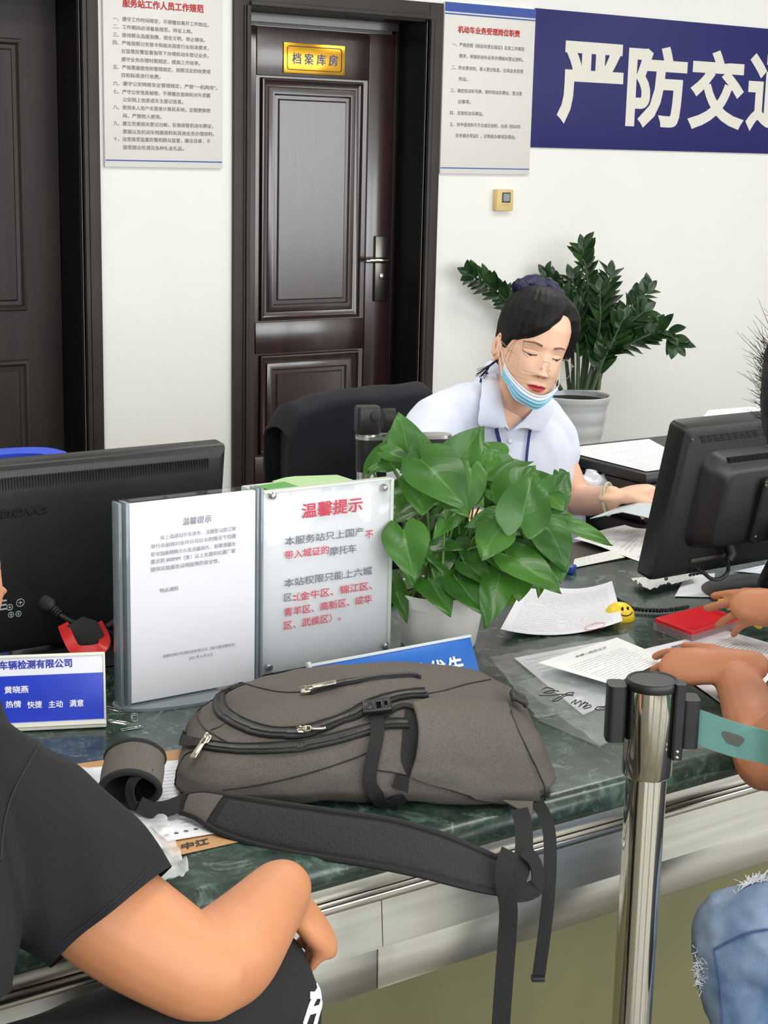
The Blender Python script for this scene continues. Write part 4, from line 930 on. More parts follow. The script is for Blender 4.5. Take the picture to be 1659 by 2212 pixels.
for yy in (1601, 1614): g.ell(frp.p(.029, zq(yy, 1457), .0225), .0022, .0022, .0022)
g.out('rivets', m_silver, bp)
b0 = frp.p(.050, (zq(1512, 1500) + zq(1592, 1500)) / 2, .008); wB = abs(zq(1512, 1500) - zq(1592, 1500))
b1 = Rd(1665, 1618, 1.80); b2 = Rd(1900, 1700, 1.66)
g = G(); g.ribbon(cr([b0, b0.lerp(b1, .5) - V((0, 0, .002)), b1, b2], 8), wB * .96, sx_.cross(ZU), .0012)
g.out('belt', M('belt_teal', (98, 142, 134), .8, rgb2=(90, 133, 126), nscale=12, bump=.15, bscale=500), bp, label='teal fabric belt')
g = G(); cs = b0.lerp(b1, .50) - V((0, 0, .002)); tt = (b1 - b0).normalized(); nn = sx_.cross(ZU); nn = nn if nn.dot(EYE - cs) > 0 else -nn
pts = [cs + tt * (.012 * math.cos(a) * (1 + .2 * math.sin(3 * a))) + ZU * (.009 * math.sin(a) * (1 + .25 * math.cos(2 * a))) + nn * .0012 for a in [2 * math.pi * k / 24 for k in range(24)]]
g.poly(pts, nn, .0004); g.out('stain', M('belt_stain', (88, 92, 84), .8), bp, label='dark stain on the belt')

# blue clip by the pothos, sheet under the small monitor
bcp = thing('binder_clip', 'small blue clip on the marble behind the pothos leaves', 'clip', Rz(1232, 1238))
G().box(Rz(1232, 1238) + V((0, 0, .008)), (.026, .018, .016), Matrix.Rotation(.5, 3, 'Z'), .004).out('jaw', M('clip_blue', (34, 62, 150), .35), bcp)
g = G(); p = Rz(1222, 1240); g.tube(cr([p + V((0, 0, .012)), p + V((-.012, -.004, .016)), p + V((-.022, .006, .012)), p + V((-.012, .012, .012)), p + V((0, .006, .012))], 5), .0009, 6); g.out('wire_arm', m_blk, bcp)
sheet('paper_sheet', 'white sheet with a blue edge under the stand of the small monitor', [(1588, 1234), (1690, 1212), (1760, 1226), (1700, 1246)], CT + .002, doc_mat('form_k', (226, 230, 238), 10, (.0, .0, 1, .2), (60, 90, 150), .1), lambda u, v: .0)
# ============================================================ plants
def leaf_mat(name, c1, c2, rough=.32, nscale=9):
    m = bpy.data.materials.new(name); m.use_nodes = True; nt = m.node_tree; p = nt.nodes['Principled BSDF']; out = nt.nodes['Material Output']
    p.inputs['Roughness'].default_value = rough; p.inputs['Specular IOR Level'].default_value = .5
    tc = nt.nodes.new('ShaderNodeTexCoord'); n = nt.nodes.new('ShaderNodeTexNoise'); n.inputs['Scale'].default_value = nscale; n.inputs['Detail'].default_value = 2
    nt.links.new(tc.outputs['Object'], n.inputs['Vector']); r = nt.nodes.new('ShaderNodeValToRGB')
    r.color_ramp.elements[0].position = .35; r.color_ramp.elements[0].color = L(c1); r.color_ramp.elements[1].position = .65; r.color_ramp.elements[1].color = L(c2); nt.links.new(n.outputs['Fac'], r.inputs['Fac'])
    uv = nt.nodes.new('ShaderNodeUVMap'); sx = nt.nodes.new('ShaderNodeSeparateXYZ'); nt.links.new(uv.outputs[0], sx.inputs[0])
    def mt(op, a, b=None, c=None):
        q = nt.nodes.new('ShaderNodeMath'); q.operation = op
        for i, w in enumerate((a, b, c)):
            if w is None: continue
            if isinstance(w, (int, float)): q.inputs[i].default_value = w
            else: nt.links.new(w, q.inputs[i])
        return q.outputs[0]
    s = mt('ABSOLUTE', mt('SUBTRACT', mt('MULTIPLY', sx.outputs[0], 2), 1)); mid = mt('LESS_THAN', s, .035)
    vein = mt('POWER', mt('ABSOLUTE', mt('SINE', mt('MULTIPLY', mt('SUBTRACT', sx.outputs[1], mt('MULTIPLY', s, .35)), 26))), 10)
    k = mt('MAXIMUM', mt('MULTIPLY', mid, .16), mt('MULTIPLY', vein, -.0))
    mx = nt.nodes.new('ShaderNodeMix'); mx.data_type = 'RGBA'; nt.links.new(k, mx.inputs[0]); nt.links.new(r.outputs[0], mx.inputs[6]); mx.inputs[7].default_value = L(tuple(min(255, q * 1.5 + 20) for q in c2))
    nt.links.new(mx.outputs[2], p.inputs['Base Color'])
    b = nt.nodes.new('ShaderNodeBump'); b.inputs['Strength'].default_value = .09; b.inputs['Distance'].default_value = .001; nt.links.new(vein, b.inputs['Height']); nt.links.new(b.outputs[0], p.inputs['Normal'])
    t = nt.nodes.new('ShaderNodeBsdfTranslucent'); nt.links.new(mx.outputs[2], t.inputs[0]); ms = nt.nodes.new('ShaderNodeMixShader'); ms.inputs[0].default_value = .22
    nt.links.new(p.outputs[0], ms.inputs[1]); nt.links.new(t.outputs[0], ms.inputs[2]); nt.links.new(ms.outputs[0], out.inputs['Surface']); return m
def leaf(g, base, tip, width, n, fold=.18, droop=.12, heart=True, nu=12, nv=14, twist=0.0):
    base, tip = V(base), V(tip); ax = tip - base; Ln = ax.length; ax.normalize(); n = V(n); n = (n - ax * n.dot(ax)).normalized(); sd = ax.cross(n)
    def fn(u, v):
        s = 2 * u - 1
        f = (((v + .05) / 1.05) ** .40 * (1 - v) ** .98 / .485) if heart else math.sin(math.pi * min(1, v ** .85)) ** .8
        lo = -.21 * math.sin(math.pi * min(1, abs(s)) * .82) * (1 - v) ** 3.2 if heart else 0
        w = width / 2 * f * s
        h = fold * abs(w) - droop * Ln * (v - .25) ** 2 + droop * Ln * .06 + .016 * Ln * math.sin(v * 8 + s * 3.5)
        return base + ax * Ln * (v + lo) + sd * w + n * h + sd * (twist * v * v * Ln)
    g.grid(fn, nu, nv)
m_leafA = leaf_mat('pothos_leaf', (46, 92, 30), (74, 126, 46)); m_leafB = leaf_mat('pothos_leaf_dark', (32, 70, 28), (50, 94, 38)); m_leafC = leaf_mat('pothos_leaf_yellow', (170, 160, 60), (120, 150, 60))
m_stem = M('green_stem', (98, 136, 62), .5); m_soil = M('soil', (52, 42, 32), .95, bump=.8, bscale=200)
zz2 = lambda x, y: (780 + x / 3.016, 880 + y / 3.016)
# ---- pothos on the counter
pcx, pcy = 1.507, 2.005
pot = thing('potted_pothos', 'bushy green pothos in a plain white pot on the marble counter', 'potted plant', (pcx, pcy, CT))
zr = Ry(955, 1268, pcy).z
G().lathe([(0, CT), (.058, CT), (.060, CT + .003), (.0715, zr - .022), (.0755, zr - .021), (.0775, zr - .002), (.077, zr), (.073, zr - .001), (.0715, zr - .02), (.069, zr - .03), (0, zr - .03)], (pcx, pcy, 0), 56).out('pot', M('white_pot', (228, 226, 220), .4), pot)
G().lathe([(0, zr - .018), (.071, zr - .018), (.071, zr - .025), (0, zr - .025)], (pcx, pcy, 0), 32).out('soil', m_soil, pot)
dP = (V((pcx, pcy, CT + .2)) - EYE).dot(c2w((0, 0, 1)))
# base (x,y), tip (x,y) in a close view of the plant, width there, depth offsets of base and tip, side tilt, tone
LV = [((310, 345), (265, 25), 250, -.01, .0, .25, 0), ((150, 300), (262, 60), 120, .02, .01, -.9, 0), ((60, 405), (185, 180), 110, .02, .02, -.7, 1), ((395, 345), (378, 150), 150, -.05, -.04, .1, 0), ((575, 420), (785, 105), 250, -.03, -.02, .2, 0),
      ((890, 375), (758, 175), 90, .0, .0, .6, 1), ((395, 350), (690, 640), 330, -.09, -.12, .0, 0), ((400, 335), (245, 400), 130, -.08, -.09, -.4, 0), ((410, 470), (405, 690), 285, -.06, -.09, .0, 0), ((715, 400), (700, 690), 190, -.05, -.07, .3, 1),
      ((1040, 770), (1105, 395), 300, -.13, -.11, .0, 0), ((950, 600), (1100, 352), 260, -.07, -.06, -.3, 0), ((1200, 640), (1345, 405), 210, -.06, -.04, .3, 1), ((1195, 765), (1385, 1040), 250, -.10, -.10, .25, 0), ((1350, 755), (1659, 908), 105, -.02, .03, -.3, 0),
      ((905, 790), (765, 968), 230, -.12, -.14, -.3, 0), ((1010, 790), (830, 690), 120, -.1, -.1, .2, 1), ((980, 720), (680, 730), 170, -.07, -.09, .1, 1), ((620, 690), (455, 832), 120, -.07, -.1, .2, 0), ((275, 800), (338, 1112), 262, -.10, -.13, -.05, 0), ((490, 895), (560, 1075), 230, -.05, -.07, .3, 1),
      ((480, 890), (662, 905), 110, -.06, -.08, .1, 1), ((680, 1015), (845, 1148), 165, -.08, -.11, .1, 1), ((950, 960), (1315, 1188), 220, -.11, -.14, .2, 0), ((440, 1125), (592, 1332), 200, -.08, -.13, .1, 0), ((625, 1125), (797, 1358), 210, -.09, -.14, .1, 0), ((905, 1085), (820, 1425), 190, -.10, -.15, .1, 0), ((1000, 1080), (1040, 1248), 200, -.08, -.11, .3, 1), ((1250, 900), (1310, 1142), 180, -.08, -.10, .2, 0),
      ((1170, 1100), (1155, 1225), 70, -.06, -.08, .3, 1), ((205, 1125), (292, 1398), 120, -.04, -.07, .1, 1), ((830, 455), (1122, 352), 90, -.03, -.03, .3, 0), ((760, 400), (900, 480), 130, -.02, -.03, .0, 1), ((200, 380), (40, 405), 80, -.02, -.02, .1, 1), ((150, 290), (340, 340), 110, -.03, -.03, .0, 1), ((640, 600), (470, 610), 110, -.10, -.11, .0, 0), ((560, 600), (715, 690), 120, -.1, -.12, .1, 0),
      ((850, 540), (990, 640), 130, -.04, -.05, .0, 1), ((320, 1010), (340, 1160), 140, -.06, -.09, .1, 0), ((520, 1080), (620, 1160), 120, -.06, -.08, .1, 0), ((1110, 790), (1220, 960), 150, -.09, -.1, .2, 1), ((720, 880), (690, 1000), 180, -.05, -.07, .1, 1), ((230, 690), (400, 680), 130, -.03, -.05, .1, 1), ((210, 560), (300, 620), 140, .0, -.01, .0, 1), ((750, 320), (800, 275), 50, .0, .0, .2, 1), ((1290, 420), (1355, 510), 90, -.02, -.03, .3, 1), ((470, 700), (560, 690), 90, -.05, -.06, .0, 0), ((620, 1000), (640, 930), 120, -.02, -.03, .2, 1), ((1000, 880), (1090, 950), 110, -.05, -.07, .1, 1), ((330, 660), (215, 560), 130, -.02, -.02, -.2, 1), ((560, 1010), (470, 1120), 140, -.06, -.08, .1, 1), ((840, 900), (930, 1060), 170, -.09, -.11, .1, 0), ((1210, 560), (1330, 660), 150, -.06, -.07, .3, 1), ((700, 560), (800, 640), 130, -.05, -.06, .0, 1), ((1120, 940), (1200, 1110), 150, -.09, -.11, .2, 0), ((380, 880), (430, 1020), 150, -.05, -.07, .0, 1), ((740, 1080), (700, 1230), 150, -.07, -.10, .1, 1), ((860, 330), (770, 430), 120, -.01, -.02, .2, 1)]
gl, gs, gy = G(), G(), G(); rnd = random.Random(3)
soilc = V((pcx, pcy, zr - .02))
ca = c2w((0, 0, -1)); cr_ = c2w((1, 0, 0)); cu_ = c2w((0, -1, 0))
def petiole(b, k=0):
    e = soilc + V((rnd.uniform(-.045, .045), rnd.uniform(-.045, .045), 0)); m = e.lerp(b, .55) + V((0, 0, .03)) - ca * .01
    gs.tube(cr([e, m, b], 6), [.0022] * 6 + [.0016] * 7, 6)
for (bx, by), (tx_, ty_), w, db_, dt_, tilt, dark in LV:
    b = Rd(*zz2(bx, by), dP + db_ + .03); t = Rd(*zz2(tx_, ty_), dP + dt_ + .02)
    n = ca + cr_ * tilt + cu_ * .55
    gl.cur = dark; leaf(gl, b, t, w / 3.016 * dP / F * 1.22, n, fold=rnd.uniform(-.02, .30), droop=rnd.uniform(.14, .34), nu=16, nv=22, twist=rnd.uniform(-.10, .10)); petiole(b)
for k in range(58):                                             # inner leaves, seen between the outer ones
    a = rnd.uniform(0, 6.28); rr_ = rnd.uniform(.2, 1); x = 760 + 480 * rr_ * math.cos(a); y = 680 + 400 * rr_ * math.sin(a)
    if y > 1020 and (x < 380 or x > 1050): continue
    if x < 330 and y < 600 and y > 420: pass
    d = dP + rnd.uniform(.0, .07); b = Rd(*zz2(x, y), d); ang = a + rnd.uniform(-.9, .9); ln = rnd.uniform(.05, .08)
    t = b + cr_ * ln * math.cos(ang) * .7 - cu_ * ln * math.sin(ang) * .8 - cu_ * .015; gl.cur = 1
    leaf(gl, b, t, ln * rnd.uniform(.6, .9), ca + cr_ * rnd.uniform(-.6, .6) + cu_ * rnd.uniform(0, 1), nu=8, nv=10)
    if k % 2: petiole(b)
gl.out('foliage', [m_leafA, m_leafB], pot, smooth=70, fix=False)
gs.out('stems', m_stem, pot)
for (bx, by), (tx_, ty_), w in (((905, 1000), (1000, 1070), 110), ((965, 1280), (1030, 1215), 50), ((800, 1240), (820, 1330), 40)):
    leaf(gy, Rd(*zz2(bx, by), dP - .06), Rd(*zz2(tx_, ty_), dP - .07), w / 3.016 * dP / F, ca + cu_ * .4, nu=8, nv=8)
gy.out('faded_leaves', m_leafC, pot, smooth=70, fix=False, label='yellowing leaves')
# ---- tall zamioculcas by the wall
yz = 4.93; rim = Ry(1243, 852, yz); R1 = abs(Ry(1315, 852, yz).x - rim.x) * .80
zp = thing('potted_zamioculcas', 'tall dark green feathery plant in a ribbed pale pot by the wall', 'potted plant', (rim.x, yz, 0))
zt = rim.z; hP_ = .40; pr_ = [(0, zt - hP_), (R1 * .50, zt - hP_)]
for k in range(40):
    t = k / 39; r = R1 * (.50 + .43 * t ** .8); pr_.append((r + .0035 * abs(math.sin(t * math.pi * 6.5)), zt - hP_ + (hP_ - .03) * t))
pr_ += [(R1 * .97, zt - .026), (R1, zt - .012), (R1, zt - .003), (R1 * .97, zt), (R1 * .92, zt - .004), (R1 * .88, zt - .03), (0, zt - .03)]
G().lathe(pr_, (rim.x, yz, 0), 64).out('pot', M('pale_ceramic', (206, 210, 212), .22, coat=.4), zp)
G().lathe([(0, zt - .022), (R1 * .9, zt - .022), (R1 * .9, zt - .028), (0, zt - .028)], (rim.x, yz, 0), 32).out('soil', m_soil, zp)
stl = thing('plant_stool', 'low wooden plant stool under the ribbed pale pot', 'stool', (rim.x, yz, 0))
m_wood = M('stool_wood', (120, 88, 60), .5)
G().lathe([(0, zt - hP_ - .03), (R1 * .9, zt - hP_ - .03), (R1 * .9, zt - hP_), (0, zt - hP_)], (rim.x, yz, 0), 32).out('seat', m_wood, stl)
for sx in (-1, 1):
    for sy in (-1, 1): G().tube([(rim.x + sx * R1 * .6, yz + sy * R1 * .6, 0), (rim.x + sx * R1 * .5, yz + sy * R1 * .5, zt - hP_ - .02)], .012, 8).out('leg', m_wood, stl)
m_zz = leaf_mat('zz_leaf', (26, 52, 28), (50, 86, 40), .28, 14); m_zzs = M('zz_stalk', (58, 78, 48), .5)
ST = [([(1212, 842), (1165, 760), (1110, 670), (1055, 618), (1012, 592)], -.02, .16), ([(1262, 842), (1272, 740), (1272, 640), (1258, 536)], .0, -.02), ([(1238, 842), (1235, 740), (1218, 660), (1180, 597)], .04, .05), ([(1272, 842), (1290, 740), (1308, 660), (1318, 592)], -.03, -.03), ([(1285, 842), (1312, 750), (1350, 680), (1398, 628)], -.06, -.05),
      ([(1276, 842), (1300, 770), (1340, 715), (1392, 672)], -.1, -.12), ([(1288, 842), (1312, 770), (1355, 745), (1410, 720), (1440, 716), (1462, 744)], -.08, -.1), ([(1255, 842), (1262, 760), (1258, 680), (1235, 600)], -.04, -.06), ([(1266, 842), (1284, 770), (1296, 700), (1296, 628)], -.12, -.14), ([(1248, 842), (1248, 760), (1236, 690), (1212, 640)], -.1, -.1), ([(1280, 842), (1302, 780), (1322, 740), (1345, 690)], -.14, -.16),
      ([(1230, 842), (1222, 770), (1214, 720), (1226, 655)], .06, .05), ([(1258, 842), (1268, 780), (1282, 720), (1274, 660)], .08, .1), ([(1292, 842), (1298, 790), (1300, 760), (1318, 745)], -.14, -.15)]
dZ = (rim - EYE).dot(c2w((0, 0, 1)))
for path, d0, d1 in ST:
    n_ = len(path); pts = [(lambda q: q if q.y < 5.10 else Ry(x, y, 5.10))(Rd(x, y, dZ + d0 + (d1 - d0) * i / (n_ - 1))) for i, (x, y) in enumerate(path)]
    pts = [V(p) for p in cr(pts, 8)]; N_ = len(pts)
    gst = G(); gst.tube(pts, [.009 * (1 - .65 * i / N_) for i in range(N_)], 8); so = gst.out('stalk', m_zzs, zp)
    g = G(); i0 = int(N_ * .34); tot = sum((pts[i + 1] - pts[i]).length for i in range(N_ - 1))
    cum = [0]
    for i in range(N_ - 1): cum.append(cum[-1] + (pts[i + 1] - pts[i]).length)
    dd = tot * .34; sgn = 1
    while dd < tot:
        i = max(j for j in range(N_) if cum[j] <= dd); i = min(i, N_ - 2); p = pts[i].lerp(pts[i + 1], (dd - cum[i]) / max(1e-6, cum[i + 1] - cum[i])); t = (pts[i + 1] - pts[i]).normalized()
        s = t.cross(ca).normalized() * sgn; fr_ = dd / tot; ln = .095 * (1 - .35 * abs(fr_ - .55)) * rnd.uniform(.85, 1.1)
        dirn = (t * .85 + s * .75 + ca * rnd.uniform(-.5, .7) + ZU * .1).normalized()
        leaf(g, p, p + dirn * ln, ln * .56, ca * .7 + cu_ * .7 + cr_ * rnd.uniform(-.6, .6) - s * .3, fold=.15, droop=.12, heart=False, nu=6, nv=8)
        sgn = -sgn; dd += .0145
    leaf(g, pts[-1] - (pts[-1] - pts[-2]) * .5, pts[-1] + (pts[-1] - pts[-2]).normalized() * .06, .034, ca, heart=False, nu=6, nv=8)
    g.out('leaflets', m_zz, so, smooth=70, fix=False)
# ============================================================ backpack
def heather(name, a, b, k=1.0):
    m = M(name, a, .9, spec=.2, rgb2=b, nscale=1000, ndet=3, nlo=.28, nhi=.72, stretch=(1, .8, 1), bump=.25, bscale=900)
    return m
m_bagf = heather('heather_grey_cloth', (76, 72, 67), (110, 104, 98)); m_bagd = heather('heather_dark_cloth', (70, 69, 70), (96, 94, 94))
m_web = M('black_webbing', (30, 30, 31), .75, spec=.3, bump=.4, bscale=600, bstretch=(1, 1, .2)); m_zip = M('zipper_black', (24, 24, 25), .55); m_coil = M('zipper_coil', (62, 60, 58), .45)
m_pull = M('zip_pull', (205, 196, 180), .22, metal=1); m_meshf = M('air_mesh_black', (38, 38, 39), .85, bump=.9, bscale=330); m_bind = M('binding_black', (22, 22, 23), .8)
A_, B_ = Rz(378, 1744), Rz(1203, 1742); e1 = (B_ - A_); LB = e1.length; fb = Fr(A_, e1, ZU); WBG = .275
bag = thing('backpack', 'large heather grey backpack lying on the counter edge, straps hanging down', 'backpack', fb.p(LB / 2, 0, -WBG / 2))
def rr_ring(l, r, f, b, rad, z, n=14):
    pts = [];
    for cx, cy, a0 in ((r - rad, b - rad, 0), (l + rad, b - rad, 1), (l + rad, f + rad, 2), (r - rad, f + rad, 3)):
        for k in range(n): a = math.pi / 2 * (a0 + k / (n - 1)); pts.append((cx + rad * math.cos(a), cy + rad * math.sin(a)))
    out = []; N = len(pts)                                          # resample evenly
    P = [np.array(p) for p in pts]; cum = [0]
    for i in range(N): cum.append(cum[-1] + np.linalg.norm(P[(i + 1) % N] - P[i]))
    M_ = 160; j = 0
    for q in range(M_):
        d = cum[-1] * q / M_
        while cum[j + 1] < d: j += 1
        t = (d - cum[j]) / max(1e-9, cum[j + 1] - cum[j]); out.append(P[j] * (1 - t) + P[(j + 1) % N] * t)
    R = []
    for u, v in out:
        t = max(0, min(1, u / LB)); s = t * t * (3 - 2 * t)
        hf = .60 + .335 * min(1, t / .45) - .10 * max(0, (t - .6) / .4)
        R.append(fb.p(u, z * hf, -v))
    return R
prf = [(.000, .030, .010, .012, .010, .05), (.004, .012, .006, .0, .004, .055), (.022, .0, -.004, -.008, .0, .055), (.05, .004, .004, -.004, .004, .055), (.070, .012, .012, .003, .012, .05), (.086, .022, .026, .012, .02, .045), (.100, .04, .050, .028, .03, .04), (.112, .065, .080, .052, .045, .035), (.121, .095, .115, .085, .065, .03), (.126, .13, .15, .105, .09, .025), (.128, .17, .19, .12, .11, .02)]
g = G(); rs_ = []
zl = [p[0] for p in prf]
for z in [0, .002, .005, .01, .016] + list(np.arange(.022, .1281, .0035)):
    q = [float(np.interp(z, zl, [p[i] for p in prf])) for i in range(1, 6)]
    rs_.append(rr_ring(q[0], LB - q[1], q[2], WBG - q[3], max(.012, q[4]), z + .001))
g.loft(rs_); body = g.mesh('body'); 
bm = bmesh.new(); bm.from_mesh(body); bmesh.ops.triangulate(bm, faces=[f for f in bm.faces if len(f.verts) > 4]); bm.to_mesh(body); bm.free()
wrinkle(body, .0055, 13, (1, 1, 1.6), 5); wrinkle(body, .0022, 34, (1, 1, 1.5), 9)
bv = bvh_of(body); link('body', body, m_bagf, bag, smooth=80)
z5 = lambda x, y: (200 + x / 2.765, 1400 + y / 2.765)
z6 = lambda x, y: (700 + x / 2.9625, 1400 + y / 2.9625)
def run(pts, off, n=10):
    """a line along the cloth, through these points of the photograph"""
    px = [tuple(p) for p in cr(pts, n)]; return cast(bv, px, off, 1.98, (800, 1620))
def seam(pts, name='seam', r=.0011, mat=None, off=.0004): P, N = run(pts, off); G().tube(P, r, 6).out(name, mat or m_zip, bag)
def zipper(pts, w, name):
    P, N = run(pts, .0018); o = G().ribbon(P, w, N, .003).out(name, m_zip, bag, smooth=60)
    P, N = run(pts, .0042, 26); g = G()
    for i in range(len(P) - 1):
        t = P[i + 1] - P[i]
        if t.length < 1e-5: continue
        s = t.normalized().cross(N[i]); g.tube([P[i] - s * .0021, P[i] + s * .0021], .0009, 5)
    g.out('zipper_teeth', m_coil, o)
    P, N = run(pts, .0034)
    g = G()
    for k in (-1, 1):
        Q = []
        for i in range(len(P)):
            t = (P[min(i + 1, len(P) - 1)] - P[max(i - 1, 0)]).normalized(); Q.append(P[i] + t.cross(N[i]) * k * w * .42)
        g.tube(Q, .0011, 6)
    g.out('zipper_piping', m_bind, o); return o
ZA = [(431, 1608), (460, 1613), (507, 1618), (562, 1618), (634, 1613), (706, 1601), (779, 1581), (835, 1566), (882, 1564)]
zA = zipper(ZA, .0155, 'main_zipper')
ZB = [(507, 1476), (486, 1494), (475, 1512), (479, 1534), (500, 1553), (536, 1571), (580, 1583), (623, 1585), (652, 1583), (706, 1567), (761, 1546), (800, 1524), (852, 1507), (889, 1501), (921, 1499)]
zB = zipper(ZB, .019, 'pocket_zipper')
ZC = [(668, 1498), (727, 1481), (784, 1471), (835, 1464), (889, 1461), (907, 1465)]
zC = zipper(ZC, .010, 'top_zipper')
ZD = [(378, 1586), (396, 1600), (420, 1608), (442, 1609)]
P, N = run(ZD, .003); G().ribbon(P, .014, N, .004).out('zipper_end', m_bind, bag)
# raised lip along the pocket panel, seams
for s in ([(455, 1480), (430, 1512), (425, 1540), (440, 1572), (470, 1592), (497, 1607)], [(500, 1555), (475, 1570), (455, 1578)], [(520, 1474), (560, 1486), (605, 1495), (648, 1496)], [(1095, 1528), (1105, 1562), (1122, 1602), (1149, 1656), (1169, 1700), (1169, 1730)], [(889, 1677), (936, 1694), (1004, 1714), (1071, 1727), (1169, 1731)],
          [(923, 1499), (960, 1492), (1010, 1478), (1060, 1468)], [(360, 1737), (372, 1700), (384, 1660), (400, 1632), (420, 1622)], [(482, 1706), (560, 1695), (660, 1672), (760, 1640), (800, 1622)], [(803, 1663), (840, 1667), (889, 1677)]): seam(s, off=.0004 if s[0] not in ((1095, 1528), (889, 1677)) else .0062)
# side pocket: its cloth panel stands off the body, a dark patch paints the shade at its mouth
T_ = cr([(893, 1533), (930, 1520), (1000, 1517), (1094, 1527)], 8); Bt = cr([(889, 1676), (936, 1693), (1004, 1713), (1071, 1726), (1168, 1731)], 6)
def edge(Pl, t): i = t * (len(Pl) - 1); k = min(int(i), len(Pl) - 2); return np.array(Pl[k]) * (1 - (i - k)) + np.array(Pl[k + 1]) * (i - k)
def pocket(u, v):
    a, b = edge(T_, u), edge(Bt, u); p = a * (1 - v) + b * v + np.array((14 * math.sin(math.pi * v) * (1 - u) ** 2, 0))
    Pq, Nq = cast(bv, [tuple(p)], .0, 1.98); lift = .004 + .015 * (1 - u) ** 2.5 * math.sin(math.pi * (.12 + .8 * v)) + .003 * math.sin(math.pi * u) * math.sin(math.pi * v)
    return Pq[0] + Nq[0] * lift
g = G(); g.grid(pocket, 26, 22, .0022); sp = g.out('side_pocket', m_bagf, bag, smooth=60)
g = G(); hem = [pocket(.0, v) for v in np.linspace(0, 1, 24)]; g.tube(hem, .0028, 8); g.tube([pocket(.035, v) for v in np.linspace(0, 1, 24)], .0012, 6); g.out('pocket_hem', m_bagf, sp)
g = G(); op = [(828, 1549), (850, 1534), (876, 1526), (893, 1533)]
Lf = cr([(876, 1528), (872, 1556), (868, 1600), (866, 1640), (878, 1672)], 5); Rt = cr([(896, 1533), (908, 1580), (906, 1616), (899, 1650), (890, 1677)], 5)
g.grid(lambda u, v: cast(bv, [tuple(edge(Lf, v) * (1 - u) + edge(Rt, v) * u)], .0016, 1.98)[0][0], 4, 20); g.out('pocket_mouth_shade', m_bind, bag, fix=False, label='dark patch standing in for shade in the pocket mouth')
P, N = run([(826, 1551), (848, 1537), (874, 1528), (896, 1534)], .003); G().ribbon(P, .008, N, .003).out('pocket_binding', m_bind, bag)
# pulls
def pull(tail, head, par, w=.0085, off=.007):
    P, N = cast(bv, [tail, head], off, 1.98); ax = (P[1] - P[0]); Ln = ax.length; ax.normalize(); n = N[0]; s = ax.cross(n).normalized(); n = s.cross(ax); f = Fr(P[0], ax, s)
    g = G(); o = 1 if f.e3.dot(n) > 0 else -1
    g.box(f.p(-.002, 0, -.003 * o), (.013, .0095, .005), f.R, .002); g.tube([f.p(-.004 + .004 * math.cos(a), 0, (.001 + .0035 * math.sin(a)) * o) for a in np.linspace(0, math.pi, 8)], .0012, 6)
    g.tube([f.p(.004 + .005 * math.cos(a), .004 * math.sin(a), .001 * o) for a in np.linspace(0, 2 * math.pi, 17)], .0011, 6)
    g.box(f.p((.008 + Ln) / 2, 0, .001 * o), (Ln - .008, w, .0022), f.R, .0009); g.tube([f.p(Ln - .001, -w * .35, .001 * o), f.p(Ln - .001, w * .35, .001 * o)], .0018, 8)
    g.out('zipper_pull', m_pull, par)
pull((664, 1498), (729, 1484), zC); pull((657, 1583), (703, 1581), zB, .004); pull((450, 1609), (426, 1646), zA, .0095, .009)
# compression strap with buckle, webbing patch, second buckle
P, N = run([(812, 1540), (815, 1562), (812, 1609), (801, 1652), (798, 1687), (812, 1712), (836, 1727), (874, 1714)], .0055); P = [p + n * .004 * math.sin(math.pi * i / len(P)) for i, (p, n) in enumerate(zip(P, N))]
G().ribbon(P, .0165, N, .0016).out('compression_strap', m_web, bag)
P, N = run([(856, 1672), (884, 1676)], .003); P2, N2 = run([(846, 1700), (880, 1710)], .0035)
g = G(); g.grid(lambda u, v: P[0].lerp(P[-1], u).lerp(P2[0].lerp(P2[-1], u), v), 3, 3, .002); g.out('strap_anchor', m_web, bag, label='black webbing square')
def buckle(c, ax_px, w, l, name):
    P, N = cast(bv, [c, ax_px], .012, 1.98, (800, 1620)); ax = (P[1] - P[0]).normalized(); n = N[0]; f = Fr(P[0], ax, ax.cross(n)); o = 1 if f.e3.dot(n) > 0 else -1
    g = G()
    for b in (-w / 2 + .0025, w / 2 - .0025): g.box(f.p(0, b, 0), (l, .005, .008), f.R, .0018)
    for a in (-l / 2 + .003, -l * .08, l * .2, l / 2 - .0028): g.box(f.p(a, 0, .001 * o), (.0052, w * .95, .006), f.R, .0018)
    g.box(f.p(-l * .28, 0, .002 * o), (l * .30, w * .6, .006), f.R, .002); g.out(name, m_blk, bag, smooth=30)
buckle((815, 1541), (850, 1538), .020, .036, 'buckle'); buckle((1111, 1526), (1120, 1556), .023, .036, 'buckle')
# rolled grab handle at the top end
c0, c1 = Rd(281, 1705, 1.895), Rd(292, 1637, 1.955); axh = (c1 - c0); sx = c2w((1, .05, 0)); sx = (sx - axh * sx.dot(axh) / axh.length_squared).normalized(); sy = axh.normalized().cross(sx)
g = G(); ro = [(.0345 * math.cos(a) * (1 + .06 * math.cos(2 * a)), .026 * math.sin(a)) for a in [2 * math.pi * k / 40 for k in range(40)]]
def hring(t, k): return [c0.lerp(c1, t) + sx * a * k + sy * b * k for a, b in ro]
g.loft([hring(0, 1), hring(.5, 1.02), hring(1, .98), hring(1, .84), hring(.5, .86), hring(0, .84), hring(0, 1)], cap0=False, cap1=False)
hnd = g.out('grab_handle', m_bagf, bag, smooth=60)
g = G()
for t in (0, 1): g.tube(hring(t, .93) + hring(t, .93)[:1], .0042, 8)
g.out('handle_binding', m_bind, hnd)
g = G(); g.loft([hring(.02, .84), hring(.98, .84)], cap0=False); g.out('handle_lining', m_bind, hnd)
